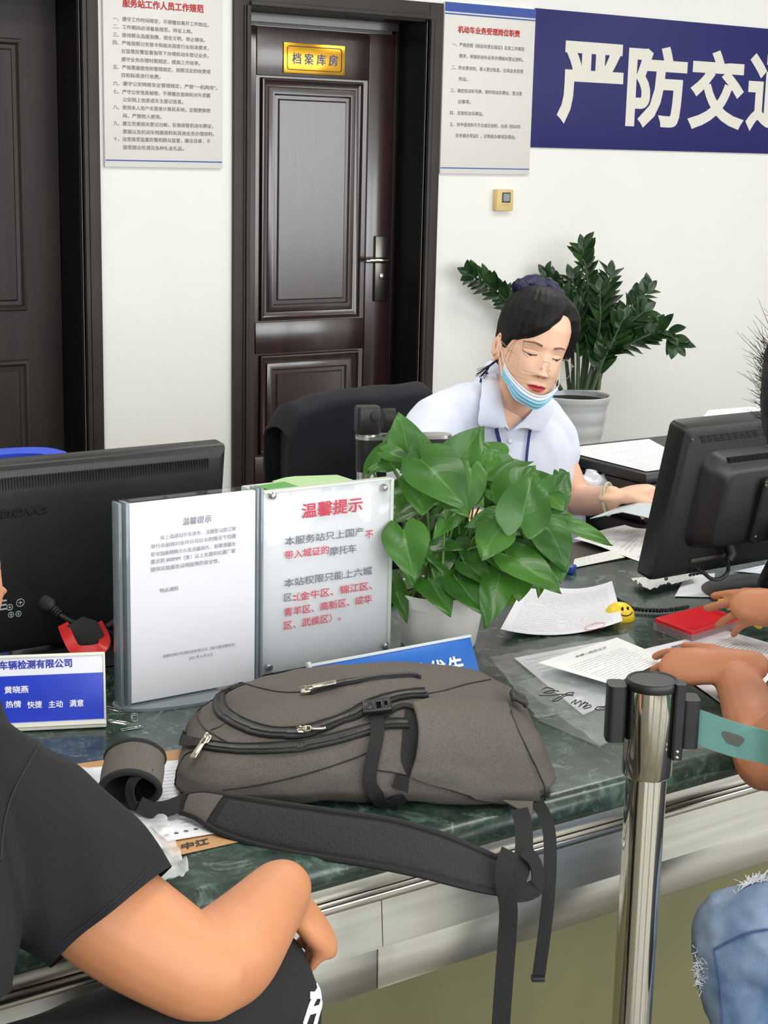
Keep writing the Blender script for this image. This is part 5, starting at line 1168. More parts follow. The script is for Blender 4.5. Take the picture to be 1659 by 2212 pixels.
# hanging loop and left webbing beside the handle
def rib(pts, w, name, mat=m_web, up=None, th=.0018, par=bag, n=8):
    P = [V(p) for p in cr([Rd(*q) for q in pts], n)]; G().ribbon(P, w, up or ca, th).out(name, mat, par, smooth=60)
rib([(345, 1672, 1.93), (318, 1668, 1.90), (292, 1680, 1.885), (280, 1706, 1.88), (287, 1736, 1.885), (305, 1745, 1.89)], .012, 'hang_loop', up=c2w((-.5, -.3, -1)))
rib([(300, 1738, 1.885), (330, 1750, 1.885), (365, 1745, 1.89), (395, 1733, 1.90), (420, 1722, 1.915)], .020, 'left_webbing', up=c2w((0, -.6, -1)))
# shoulder strap over the counter edge
SP = [(398, 1738, 1.90, .022), (440, 1742, 1.885, .034), (500, 1764, 1.865, .048), (600, 1786, 1.845, .055), (720, 1805, 1.825, .056), (830, 1822, 1.81, .056), (930, 1846, 1.80, .052), (1010, 1872, 1.80, .046), (1070, 1892, 1.805, .038), (1102, 1902, 1.81, .028)]
Pc = [Rd(x, y, d) for x, y, d, w in SP]; Ws = [w for *_, w in SP]
Pc4 = cr([tuple(p) + (w,) for p, w in zip(Pc, Ws)], 8); Ps = [V(p[:3]) for p in Pc4]; Wd = [float(p[3]) for p in Pc4]
upv = [c2w((.12, -.62 + .35 * i / len(Ps), -1)) for i in range(len(Ps))]
Pf, Tf, Nf = frames(Ps, upv)
def strap_ring(i, k=1.0, h=.011):
    b = Tf[i].cross(Nf[i]); return [Ps[i] + b * (Wd[i] / 2 * k * np.sign(math.cos(a)) * abs(math.cos(a)) ** .55) + Nf[i] * (h / 2 * np.sign(math.sin(a)) * abs(math.sin(a)) ** .6) for a in [2 * math.pi * q / 24 for q in range(24)]]
G().loft([strap_ring(i) for i in range(len(Ps))]).out('shoulder_strap', m_web, bag, smooth=60)
strap = bpy.data.objects['shoulder_strap']
i0 = 14
g = G()
for q in range(24):
    pass
g.loft([[p + Nf[i] * .0022 for p in strap_ring(i, .80, .009)] for i in range(i0, len(Ps) - 3)]); g.out('mesh_lining', m_meshf, strap, smooth=60, label='black air mesh face')
g = G(); g.loft([[p + Nf[i] * .002 for p in strap_ring(i, .98, .010)] for i in range(2, 13)]); g.out('strap_cover', m_bagf, strap, smooth=60, label='grey cloth upper end')
g = G()
for s in (-1, 1): g.tube([Ps[i] + Tf[i].cross(Nf[i]) * s * Wd[i] / 2 * .96 + Nf[i] * .002 for i in range(len(Ps))], .0038, 8)
g.out('strap_binding', m_bind, strap)
# corner tab, hanging webbing, adjuster knot
P_ = [Rd(*q) for q in ((1085, 1728, 1.93), (1152, 1731, 1.92), (1149, 1775, 1.885), (1128, 1752, 1.895))]
g = G(); g.poly(P_, c2w((0, -.2, -1)), .008); g.out('corner_tab', m_bagf, bag, smooth=False)
rib([(1122, 1748, 1.90), (1130, 1780, 1.878), (1132, 1830, 1.85), (1126, 1875, 1.825), (1112, 1915, 1.81), (1098, 1945, 1.80)], .0205, 'strap_webbing')
rib([(1102, 1838, 1.797), (1090, 1872, 1.785), (1090, 1910, 1.783), (1098, 1960, 1.788), (1096, 2020, 1.795), (1090, 2100, 1.80), (1082, 2212, 1.805), (1078, 2300, 1.81)], .0205, 'strap_tail')
rib([(1132, 1838, 1.835), (1152, 1858, 1.83), (1162, 1888, 1.825), (1158, 1915, 1.82), (1135, 1928, 1.812), (1108, 1930, 1.80)], .020, 'strap_loop', up=[c2w((.75, -.25, -.8))] * 25 + [c2w((.2, -.6, -.9))] * 16)
rib([(1160, 1733, 1.915), (1178, 1765, 1.885), (1188, 1815, 1.86), (1187, 1900, 1.845), (1178, 2000, 1.845), (1163, 2112, 1.85)], .0148, 'side_tail')
G().box(Rd(1162, 2113, 1.848), (.0155, .006, .010), fb.R, .0015).out('tail_end', m_zip, bag)
# ============================================================ people
def sm(a, b, x):
    t = min(1, max(0, (x - a) / (b - a))); return t * t * (3 - 2 * t)
HZ = [-.120, -.114, -.102, -.085, -.065, -.04, -.015, .005, .03, .055, .078, .096, .110, .117, .119]
HA = [.004, .021, .036, .049, .0585, .0645, .067, .0695, .072, .0715, .066, .054, .036, .018, .003]
HF = [.052, .068, .0775, .0805, .0815, .0825, .0815, .081, .084, .083, .073, .056, .034, .014, .0]
HB = [.030, .020, .000, -.022, -.050, -.076, -.090, -.096, -.100, -.098, -.089, -.072, -.050, -.026, -.006]
def hs(tab, z): return float(np.interp(z, HZ, tab))
def bumps(x, z, face=1.0):
    """relief of the face over the plain skull, forward"""
    G2 = lambda cx, cz, sx, sz: math.exp(-((x - cx) / sx) ** 2 - ((z - cz) / sz) ** 2)
    d = 0
    t = min(1, max(0, (.010 - z) / .050)); fall = 1 - sm(-.040, -.051, z) if z < -.040 else 1
    fall = 1 - sm(0, 1, (-.040 - z) / .011) if z < -.040 else 1
    d += (.0015 + .0185 * t ** 1.15) * fall * math.exp(-(x / (.0062 + .0065 * t)) ** 2)
    for s in (-1, 1):
        d += .0065 * G2(s * .0125, -.0415, .006, .0065); d -= .0075 * G2(s * .031, .001, .018, .011); d += .0045 * G2(s * .031, -.001, .013, .0075)
        d += .003 * G2(s * .030, .019, .02, .006); d += .0045 * G2(s * .038, -.034, .02, .019)
    d += .0055 * G2(0, -.0655, .017, .0042) + .0062 * G2(0, -.0755, .0145, .0050) - .0028 * G2(0, -.0705, .021, .0016) + .006 * G2(0, -.101, .017, .013) - .002 * G2(0, -.0865, .016, .005) - .0015 * G2(0, -.057, .004, .005)
    return d * face
def yface(x, z):
    a, f, b = hs(HA, z), hs(HF, z), hs(HB, z); yc = (f * .35 + b * .65) if z > -.06 else (f * .30 + b * .70)
    q = max(0, 1 - (abs(x) / a) ** 2.3); return yc + (f - yc) * q ** (1 / 2.3) + bumps(x, z)
def head_pts(off=None, face=1.0, nz=110, na=140):
    rows = []
    zs = np.concatenate([np.linspace(-.120, -.108, 10), np.linspace(-.106, .09, nz), np.linspace(.092, .119, 16)])
    for z in zs:
        a, f, b = hs(HA, z), hs(HF, z), hs(HB, z); yc = (f * .35 + b * .65) if z > -.06 else (f * .30 + b * .70); row = []
        for k in range(na):
            t = 2 * math.pi * k / na; c, s = math.cos(t), math.sin(t); e = 2 / 2.3
            x = a * np.sign(c) * abs(c) ** e; y = yc + ((f - yc) if s > 0 else (yc - b)) * np.sign(s) * abs(s) ** (e if s > 0 else .95)
            if s > 0: y += bumps(x, z, face) * sm(0, .5, s)
            p = V((x, y, z))
            if off: n = V((x / .07 ** 2, (y + .01) / .09 ** 2, z / .115 ** 2)).normalized(); p = p + n * off(x, y, z)
            row.append(p)
        rows.append(row)
    return rows
class HeadFrame:
    def __init__(s, eyes, d, fwd, rgt, k=1.0):
        """eyes: pixel of the point between the eyes; fwd, rgt: facing and the viewer's-right eye axis in camera terms"""
        f = V(fwd).normalized(); r = V(rgt); r = (r - f * r.dot(f)).normalized(); s.f = c2w(f); s.x = c2w(-r); s.z = s.x.cross(s.f); s.k = k
        s.o = Rd(eyes[0], eyes[1], d) - s.f * .081 * k
    def p(s, q): return s.o + (s.x * q[0] + s.f * q[1] + s.z * q[2]) * s.k
def head_into(g, hf, face=1.0, off=None, **kw):
    g.loft([[hf.p(p) for p in r] for r in head_pts(off, face, **kw)])
def ear_into(g, hf, side):
    for i, (r, dx) in enumerate(((1, .0), (.62, .004))):
        pts = [hf.p((side * (.068 + dx + .006 * (1 - abs(q - .5) * 2)), -.012 + -.003 + .011 * math.cos(a) * r - .006, -.016 + .027 * math.sin(a) * r)) for q, a in [(k / 20, 2 * math.pi * k / 20) for k in range(21)]]
        g.tube(pts, .0042 if i == 0 else .005, 8)
    g.ell(hf.p((side * .069, -.014, -.015)), .005, .009, .022, Matrix((hf.x, hf.f, hf.z)).transposed(), 12, 8)
def hand(g, wrist, f, n, side, curl, k=1.0, thumb=(.55, .75, .25), spread=.10, wr=.027, back=.02):
    """palm, four separate bent fingers and a thumb; n = where the palm faces, side = which side the thumb is on"""
    f = V(f).normalized(); n = V(n); n = (n - f * n.dot(f)).normalized(); s = f.cross(n) * side; w = V(wrist)
    g.tube([w - f * back * k, w + f * .012 * k, w + f * .04 * k, w + f * .07 * k, w + f * .088 * k], [wr, wr * 1.12, .038 * k, .041 * k, .038 * k], 16, up=n, flat=.42, rnd=True)
    g.ell(w + f * .032 * k + s * .022 * k + n * .008 * k, .026 * k, .016 * k, .014 * k, Matrix((f, s, n)).transposed(), 12, 8)
    for i, (o, ln, r) in enumerate(((.029, .074, .0088), (.010, .083, .0090), (-.0095, .077, .0086), (-.028, .061, .0078))):
        c = curl[i] if hasattr(curl, '__len__') else curl; p = w + f * (.080 - .004 * abs(i - 1)) * k + s * o * k; d = (f + s * (o / .029) * spread).normalized(); P = [p - d * .015 * k, p]; sx = d.cross(n)
        for fr_, a in ((.42, .9), (.32, 1.15), (.26, .8)):
            d = (Matrix.Rotation(c * a, 3, sx) @ d) if (Matrix.Rotation(.1, 3, sx) @ d).dot(n) > d.dot(n) else (Matrix.Rotation(-c * a, 3, sx) @ d); P.append(P[-1] + d * ln * fr_ * k)
        g.tube([V(q) for q in cr(P, 4)], [r * k * (1.02 - .26 * j / (len(P) * 4)) for j in range((len(P) - 1) * 4 + 1)], 10, rnd=True)
    b = w + f * .022 * k + s * .026 * k; d = (f * thumb[0] + s * thumb[1] + n * thumb[2]).normalized(); d2 = (d + f * .45).normalized()
    g.tube([V(q) for q in cr([b, b + d * .034 * k, b + d * .034 * k + d2 * .026 * k, b + d * .034 * k + d2 * .05 * k], 4)], [.0125 * k] * 5 + [.0108 * k] * 4 + [.0092 * k, .0088 * k, .0082 * k, .0072 * k], 10, rnd=True)
def skin(name, rgb, rgb2=None):
    m = M(name, rgb, .48, spec=.35, rgb2=rgb2 or tuple(min(255, c + 6) for c in rgb), nscale=14, bump=.06, bscale=350)
    p = m.node_tree.nodes['Principled BSDF']; p.inputs['Subsurface Weight'].default_value = .12; p.inputs['Subsurface Radius'].default_value = (.010, .004, .002); return m
def limb(g, pts, rs, n=18, up=None, flat=1.0, k=5):
    q = cr([tuple(p) + (r,) for p, r in zip(pts, rs)], k); g.tube([V(x[:3]) for x in q], [float(x[3]) for x in q], n, up=up, flat=flat, rnd=True)
def hairmat(name, a=(13, 11, 11), b=(24, 20, 19)):
    return M(name, a, .55, spec=.2, rgb2=b, nscale=55, stretch=(1, 1, .12), bump=.5, bscale=260, bstretch=(1, 1, .08))
# ------------------------------------------------------------------ the clerk
wm = thing('person', 'woman clerk in white shirt, blue mask under her chin, reading a card', 'person', V((2.16, 2.66, 0)))
m_skw = skin('skin_fair', (232, 186, 158)); m_hair = hairmat('black_hair')
hf = HeadFrame((1179, 768), 3.30, (.24, .30, -.93), (.975, .185, .28), .965)
g = G()
nb = Rd(1098, 900, 3.475)
limb(g, [hf.p((0, -.022, -.075)), hf.p((0, -.03, -.12)), nb], [.047, .045, .050])
limb(g, [nb, Rd(1102, 970, 3.53), Rd(1104, 1010, 3.55)], [.05, .048, .048])
limb(g, [Rd(945, 925, 3.40), Rd(1070, 930, 3.49), Rd(1170, 935, 3.55)], [.034, .04, .034])
limb(g, [Rd(1172, 935, 3.55), Rd(1204, 985, 3.555), Rd(1245, 1080, 3.56)], [.034, .036, .034])
limb(g, [Rd(1245, 1080, 3.56), Rd(1285, 1082, 3.48), Rd(1322, 1074, 3.39)], [.034, .032, .0245])
limb(g, [Rd(942, 915, 3.40), Rd(900, 1010, 3.32), Rd(880, 1090, 3.30), Rd(960, 1110, 3.16)], [.044, .042, .038, .028])
hand(g, Rd(1322, 1074, 3.385), c2w((.76, -.16, .42)), c2w((.24, .92, .18)), -1, (.85, .95, 1.0, 1.0), .88, thumb=(.80, .35, .45), spread=.04, back=.004)
hand(g, Rd(962, 1110, 3.15), c2w((1, .1, -.2)), c2w((0, 1, 0)), -1, .3, .9)
bodyme = fused(g, .0042, 5)
g = G(); head_into(g, hf)
for s in (-1, 1): ear_into(g, hf, s)
hm_ = g.mesh('h'); bm = bmesh.new(); bm.from_mesh(bodyme); bm.from_mesh(hm_); bmm = bpy.data.meshes.new('body'); bm.to_mesh(bmm); bm.free()
link('body', bmm, m_skw, wm, smooth=80)
# brows, lids, lips: patches that follow the face
def facepatch(fn, nu, nv, off): g = G(); g.grid(lambda u, v: (lambda x, z: hf.p((x, yface(x, z) + off, z)))(*fn(u, v)), nu, nv); return g
def brow(s):
    def fn(u, v):
        x = s * (.0135 + .036 * u); zc = .0175 + .0055 * math.sin(min(1, u * 1.25) * math.pi * .62) - .006 * u ** 2; w = .0020 * (1 - u ** 2.2) + .0006
        return x, zc + (v - .5) * 2 * w
    return facepatch(fn, 20, 4, .0009)
m_brow = M('brow_brown', (132, 92, 76), .8)
for s in (-1, 1): brow(s).out('eyebrow', m_brow, wm, fix=False)
m_lash = M('lash_dark', (42, 28, 26), .7)
for s in (-1, 1):
    def fn(u, v):
        x = s * (.0175 + .029 * u); zc = -.0035 - .0030 * math.sin(u * math.pi) + .0018 * u; w = .00042 + .0009 * math.sin(math.pi * min(1, u * .8 + .2)); return x, zc + (v - .5) * 2 * w
    facepatch(fn, 18, 3, .0010).out('eyelashes', m_lash, wm, fix=False)
    def fn2(u, v):
        x = s * (.0185 + .025 * u); zc = -.0035 - .0030 * math.sin(u * math.pi) + .0014 * u - .0012; w = .0013 * math.sin(math.pi * u); return x, zc + (v - .5) * 2 * w - .0004
    facepatch(fn2, 14, 3, .0006).out('eye_white', M('eye_white', (206, 196, 192), .3), wm, fix=False)
    def fn3(u, v):
        a = u * math.pi * 2; r = .0021 * v; return s * .031 + r * 1.6 * math.cos(a), -.0070 + r * .8 * math.sin(a)
    facepatch(fn3, 12, 3, .0010).out('iris', m_lash, wm, fix=False)
    def fn4(u, v):
        x = s * (.0175 + .0275 * u); zc = .0045 + .0018 * math.sin(u * math.pi) - .001 * u; return x, zc + (v - .5) * .0009
    facepatch(fn4, 14, 2, .0005).out('eyelid_crease', M('lid_crease', (176, 122, 100), .6), wm, fix=False)
m_lip = M('lip_red', (190, 66, 70), .42)
def lip(u, v):
    x = (u - .5) * .044; e = max(0, 1 - (abs(x) / .022) ** 2.0); cup = 1 - .28 * math.exp(-(x / .004) ** 2)
    zt = -.0705 + .0066 * e ** .8 * cup; zb = -.0705 - .0080 * e ** .75; return x, zb + (zt - zb) * v
facepatch(lip, 30, 12, .0007).out('lips', m_lip, wm, fix=False)
facepatch(lambda u, v: ((u - .5) * .040, -.0705 + (v - .5) * .0010), 20, 2, .0012).out('mouth_line', M('mouth_line', (120, 36, 40), .6), wm, fix=False)
for s in (-1, 1):
    facepatch(lambda u, v: (s * (.0062 + .0030 * v * math.cos(u * 6.283)), -.0468 + .0014 * v * math.sin(u * 6.283)), 12, 2, .0008).out('nostril', M('nostril', (128, 72, 58), .8), wm, fix=False)
# hair, combed back from a side parting into a high knot
def hairline(x, y):
    dx = x + .022; zf = .083 - (.040 * (dx / .037) ** .86 if dx > 0 else .083 * (abs(dx) / .047) ** 2.8)
    zf = max(zf, -.012)
    if y > .03: return zf
    zb = -.022 - .07 * sm(-.015, -.06, y) if y < -.015 else -.022
    t = sm(.03, .005, y) if y < .03 else 0
    return zf * (1 - t) + zb * t
def hoff(x, y, z):
    m_ = sm(-.002, .020, z - hairline(x, y)); return -.004 + m_ * (.014 + .004 * sm(.05, .11, z) - .006 * sm(.02, .07, x) + .008 * sm(-.02, -.07, x)) + .0022 * m_ * noise.noise(V((math.atan2(x, y + .05) * 16, z * 10, 2)))
g = G(); head_into(g, hf, 0, hoff, nz=120, na=200); g.out('hair', m_hair, wm, smooth=80)
hair = bpy.data.objects['hair']
g = G(); g.ell(hf.p((0, -.070, .098)), .042, .042, .036, Matrix((hf.x, hf.f, hf.z)).transposed(), 24, 14); g.out('hair_knot', m_hair, hair)
g = G(); pts = []
for k in range(41):
    a = 2 * math.pi * k / 40; q = 1 + .16 * noise.noise(V((math.cos(a) * 2, math.sin(a) * 2, 1))); pts.append(hf.p((.045 * math.cos(a) * q, -.068 + .034 * math.sin(a) * q, .112 + .010 * noise.noise(V((math.cos(a) * 3, math.sin(a) * 3, 5))))))
g.tube(pts, [.0125 * (1 + .35 * math.sin(k * 2.1)) for k in range(41)], 12)
for sx_, a in ((1, .6), (-1, -.6), (.2, .1)): g.ell(hf.p((.028 * sx_, -.060, .129)), .026, .012, .015, Matrix((hf.x, hf.f, hf.z)).transposed() @ Matrix.Rotation(a, 3, 'Y'), 14, 8)
sc_ = g.mesh('s'); wrinkle(sc_, .004, 90, seed=3); link('scrunchie', sc_, M('navy_satin', (20, 24, 58), .5, bump=.5, bscale=120), wm, smooth=80)
g = G(); r2 = random.Random(5)
for path, w in (([(.054, .05, .03), (.0625, .044, .005), (.064, .036, -.02), (.063, .03, -.04)], .0004), ([(.054, .05, .03), (.0645, .04, .0), (.0665, .028, -.03)], .0004), ([(.052, .062, .035), (.053, .062, .0), (.044, .073, -.012)], .0003)):
    for j in range(1):
        o = V((r2.uniform(-.002, .002), .004, r2.uniform(-.002, .002))); g.tube(cr([hf.p(V(p) + o * (1 + i)) for i, p in enumerate(path)], 5), w * r2.uniform(.5, 1), 5)
for j in range(26):                                           # wisps at the nape, behind the ear
    o = r2.uniform(-.012, .012); a = V((.060 + o * .3, -.03 + o, -.045)); g.tube(cr([hf.p(a), hf.p(a + V((.012, -.006, -.018))), hf.p(a + V((.016 + r2.uniform(0, .022), -.01, -.034 - r2.uniform(0, .02))))], 4), .0005, 4)
g.out('loose_strands', m_hair, hair)
# mask pulled under the chin, its ear loops, glasses, earring
MA = 1.32
def maskpt(u, v):
    f = -.98 + u * (MA + .98); q = (abs(f) / MA); zt = -.0845 + .044 * q ** 1.8; zb = -.1175 + .044 * q ** 1.7; z = zt * (1 - v) + zb * v
    zc = max(z, -.098); a = hs(HA, zc) + .007 + .005 * v; fr_ = hs(HF, zc) + .009 - .018 * max(0, (v - .55)) - .002 * v; yc = .012
    a = max(a, .060) ; pl = .0012 * math.sin(v * 26) * (1 - q ** 3) + .003 * math.sin(v * math.pi) * math.cos(f * 1.2)
    return hf.p((math.sin(f) * (a + pl), yc + (fr_ - yc) * math.cos(f) + pl + .004, z + .002 * math.sin(f * 7) * v))
g = G(); g.grid(lambda u, v: maskpt(u, v * .36), 40, 14, .0014); mk = g.out('face_mask', M('mask_white', (226, 230, 244), .8), wm, smooth=60, label='white upper edge of the mask')
g = G(); g.grid(lambda u, v: maskpt(u, .36 + v * .64), 40, 22, .0016); g.out('mask_outer_layer', M('mask_blue', (156, 214, 238), .8, rgb2=(142, 204, 232), nscale=40), mk, smooth=60)
for s in (0, 1):
    g = G(); sd_ = -1 if s == 0 else 1
    for v in (.02, .9): g.tube(cr([maskpt(s, v), hf.p((sd_ * .068, .012, -.03 - .02 * v)), hf.p((sd_ * .076, -.018, .004 - .02 * v))], 6), .0009, 6)
    g.out('ear_loop', M('loop_white', (232, 224, 220), .7), mk)
gs_ = G(); gl_ = G()
for s in (-1, 1):
    pts = []
    for k in range(33):
        a = 2 * math.pi * k / 32; x = s * (.034 + .027 * np.sign(math.cos(a)) * abs(math.cos(a)) ** .75); z = -.021 + .0225 * np.sign(math.sin(a)) * abs(math.sin(a)) ** .75
        pts.append((x, .096 - .25 * (abs(x) - .01) ** 1.0 * .35 - .1 * (z + .02) * -1 * .2, z))
    gs_.tube([hf.p(p) for p in pts], .00042, 6); gl_.add([hf.p(p) for p in pts[:-1]], [tuple(range(32))])
    gs_.tube(cr([hf.p((s * .0605, .086, -.012)), hf.p((s * .068, .078, -.010)), hf.p((s * .072, .03, -.006)), hf.p((s * .074, -.012, .0))], 6), .0007, 6)
    gs_.tube(cr([hf.p((s * .009, .098, -.016)), hf.p((s * .009, .101, -.024)), hf.p((s * .011, .098, -.03))], 4), .0010, 6)
gs_.tube(cr([hf.p((.009, .097, -.012)), hf.p((0, .101, -.0105)), hf.p((-.009, .097, -.012))], 5), .0006, 6)
gls = gs_.out('glasses', M('rose_gold', (236, 204, 184), .25, metal=.7), wm); gl_.out('lens', clear('lens_glass', (250, 250, 250), .995, .02, 1.08), gls, fix=False)
G().ell(hf.p((.078, -.012, -.044)), .0035, .0035, .0035).out('earring', M('pearl_gold', (240, 214, 170), .2, metal=.6), wm)
# shirt with collar, lanyard
m_shirt = M('white_shirt', (222, 226, 242), .85, rgb2=(214, 220, 238), nscale=6, bump=.12, bscale=120)
g = G(); fc = c2w((.42, 0, -1))
limb(g, [Rd(1125, 1260, 3.64), Rd(1128, 1130, 3.60), Rd(1108, 1010, 3.52), Rd(1085, 935, 3.48)], [.150, .150, .150, .115], n=28, up=fc, flat=.66)
limb(g, [Rd(950, 912, 3.40), Rd(1010, 895, 3.43), Rd(1085, 895, 3.49), Rd(1150, 905, 3.53), Rd(1178, 922, 3.55)], [.060, .068, .066, .060, .054], n=24)
limb(g, [Rd(1172, 925, 3.545), Rd(1196, 957, 3.555), Rd(1210, 978, 3.555)], [.058, .056, .048]); limb(g, [Rd(948, 915, 3.39), Rd(918, 965, 3.34), Rd(896, 1020, 3.31)], [.062, .060, .060])
limb(g, [Rd(1068, 850, 3.50), Rd(1085, 880, 3.49)], [.055, .064])
sh = fused(g, .0055, 8); wrinkle(sh, .009, 14, (1, 1, .45), 2); wrinkle(sh, .004, 34, (1, 1, .4), 8); sbv = bvh_of(sh); link('shirt', sh, m_shirt, wm, smooth=80); shirt = bpy.data.objects['shirt']
zz5 = lambda x, y: (900 + x / 2.86, 520 + y / 2.86)
def on_shirt(q, off, fb=3.42): P, N = cast(sbv, [zz5(*q)], off, fb); return P[0]
# open neck: skin seen in the V
g = G(); va, vb = cr([(492, 860), (500, 980), (525, 1090), (560, 1172)], 5), cr([(690, 1020), (670, 1060), (610, 1125), (562, 1174)], 5)
def flap(pts_in, pts_out, lift0, lift1, name, mat, base=None):
    ci, co = cr(pts_in, 5), cr(pts_out, 5); g = G()
    def fn(u, v):
        q = edge(ci, v) * (1 - u) + edge(co, v) * u; P, N = cast(sbv, [zz5(*q)], lift0 * (1 - u) + lift1 * u + .006 * math.sin(u * math.pi), 3.42); return P[0] + ca * .004
    g.grid(fn, 8, 16, .0018); return g.out(name, mat, shirt, smooth=60)
g = G(); g.grid(lambda u, v: on_shirt(tuple(edge(va, v) * (1 - u) + edge(vb, v) * u), .004) , 10, 14); g.out('neck_opening', m_skw, shirt, fix=False, label='skin in the open collar')
flap([(500, 800), (492, 880), (500, 990), (530, 1110), (556, 1168)], [(432, 800), (388, 920), (374, 1040), (376, 1138), (520, 1130)], .018, .012, 'collar', m_shirt)
flap([(700, 1015), (672, 1060), (612, 1125), (566, 1172)], [(800, 1004), (812, 1060), (742, 1186), (690, 1120)], .016, .012, 'collar', m_shirt)
m_navy = M('navy_ribbon', (38, 48, 112), .7)
def ribb(pts, w, name):
    P = []; Nn = []
    for q in cr(pts, 6):
        p_, n_ = cast(sbv, [zz5(*q)], .007, 3.42); P.append(p_[0]); Nn.append(ca)
    G().ribbon(P, w, Nn, .0012).out(name, m_navy, shirt)
ribb([(478, 1128), (500, 1220), (518, 1300), (522, 1380)], .008, 'lanyard'); ribb([(690, 1150), (678, 1250), (664, 1380)], .006, 'lanyard')
P = [Rd(*zz5(*q), 3.43) for q in ((436, 812), (408, 850), (396, 915))]; G().ribbon([V(p) for p in cr([tuple(p) for p in P], 5)], .010, ca, .002).out('lanyard', m_navy, shirt)
g = G()
for q in ((575, 1235), (580, 1330)): g.lathe([(0, .0015), (.004, .0015), (.005, 0), (.005, -.002)], on_shirt(q, .003), 14, axis=ca)
g.out('buttons', M('button_white', (235, 236, 240), .3), shirt)
g = G(); b = Rd(1314, 1078, 3.405); ax = c2w((1, 0, -.5)).normalized(); s1 = ax.orthogonal().normalized(); s2 = ax.cross(s1)
g.tube([b + (s1 * math.cos(a) + s2 * math.sin(a)) * .034 for a in [2 * math.pi * k / 40 for k in range(41)]], .0032, 10); g.out('bangle', M('jade_pale', (178, 184, 160), .15, coat=.5), wm)
# the card she holds
cd = thing('booklet', 'pale grey folded card held in the woman clerk hand', 'booklet', Rd(1360, 1105, 3.34))
q3 = lambda x, y, d: Rd(*z3(x, y), d)
g = G(); g.poly([q3(470, 1230, 3.30), q3(755, 1293, 3.30), q3(800, 1165, 3.38), q3(628, 1143, 3.38)], ZU, .0012); g.poly([q3(205, 1284, 3.31), q3(470, 1230, 3.30), q3(628, 1143, 3.38), q3(440, 1190, 3.38)], ZU, .0012)
g.out('card', M('card_grey', (186, 196, 200), .6), cd, smooth=False)
# white wrap behind her hand
g = G(); cc = Rz(1325, 1062, .80); g.ell(cc + V((0, .05, -.01)), .075, .05, .045, None, 40, 24); me = g.mesh(); wrinkle(me, .018, 34, seed=4); wrinkle(me, .008, 80, seed=1)
tag(link('plastic_bag', me, clear('white_film', (232, 234, 244), .12, .3), None, smooth=60), 'crumpled white plastic bag between the clerk hand and the printer', 'plastic bag')
# ------------------------------------------------------------------ office chair with a jacket over it
ch = thing('office_chair', 'black office chair behind the clerk, its back under a dark jacket', 'chair', Rd(770, 1000, 3.78) * 1.0)
ch.location.z = 0; t0, t1 = Rd(615, 885, 3.62), Rd(925, 850, 3.86); cm = (t0 + t1) / 2; ex_ = V((t1.x - t0.x, t1.y - t0.y, 0)); wc = ex_.length; ex_.normalize(); ey_ = ZU.cross(ex_)
frc = Fr(V((cm.x, cm.y, 0)), ex_, ZU)
g = G(); g.loft([[frc.p(a * k, z + (.5 if 0 else 0), -.03 + c) for a, c in rrect(wc * .96, .05, .02)] for z, k in ((.52, .8), (.56, .95), (cm.z - .06, .96), (cm.z - .02, .9))]); g.out('backrest', m_blk2, ch)
g = G(); g.loft([[frc.p(a * k, z, .22 + c) for a, c in rrect(.46, .44, .08)] for z, k in ((.42, .92), (.43, 1), (.48, 1), (.50, .94))]); g.out('seat', m_blk2, ch)
g = G(); g.tube([frc.p(0, .44, -.02), frc.p(0, .60, -.06)], .02, 10); g.out('back_support', m_blk2, ch)
G().tube([frc.p(0, .08, .2), frc.p(0, .42, .2)], .025, 14).out('gas_stem', m_darksteel, ch)
for k in range(5):
    a = 2 * math.pi * k / 5; G().tube([frc.p(0, .09, .2), frc.p(.26 * math.cos(a), .07, .2 + .26 * math.sin(a))], [.022, .014], 10).out('leg', m_blk2, ch)
    G().ell(frc.p(.26 * math.cos(a), .032, .2 + .26 * math.sin(a)), .03, .03, .032).out('castor', m_blk2, ch)
g = G()
JT = [(588, 1045), (600, 960), (610, 915), (622, 888), (645, 870), (700, 858), (780, 847), (860, 841), (905, 838), (925, 840), (934, 856), (930, 900)]
def jack(u, v):
    """over the front, across the top and down the back of the chair"""
    a = (u - .5) * wc * 1.06; top = t0.lerp(t1, u); zt_ = top.z + .012 - .05 * max(0, abs(u - .5) * 2 - .86) / .14 - .02 * sm(.3, 0, u)
    if v < .62: k = 1 - v / .62; z = zt_ - k * .47; c = .034 + .02 * k + .012 * math.sin(a * 34 + k * 3) * k + .03 * k * abs(u - .5); a *= 1 + .14 * k * (1 if u < .5 else .2)
    elif v < .76: k = (v - .62) / .14; z = zt_ + .016 * math.sin(k * math.pi); c = .034 - k * .10
    else: k = (v - .76) / .24; z = zt_ - k * .42; c = -.066 - .01 * k
    p = frc.p(a, z, c); return p + ey_ * (.008 * nzz(p, 12)) + ZU * (.004 * nzz(p, 18, 4))
g.grid(jack, 44, 60, .006); jk = g.out('jacket', M('jacket_navy_black', (16, 18, 27), .9, bump=.15, bscale=300), None, smooth=80)
tag(jk, 'dark navy jacket draped over the office chair back behind the clerk', 'jacket')
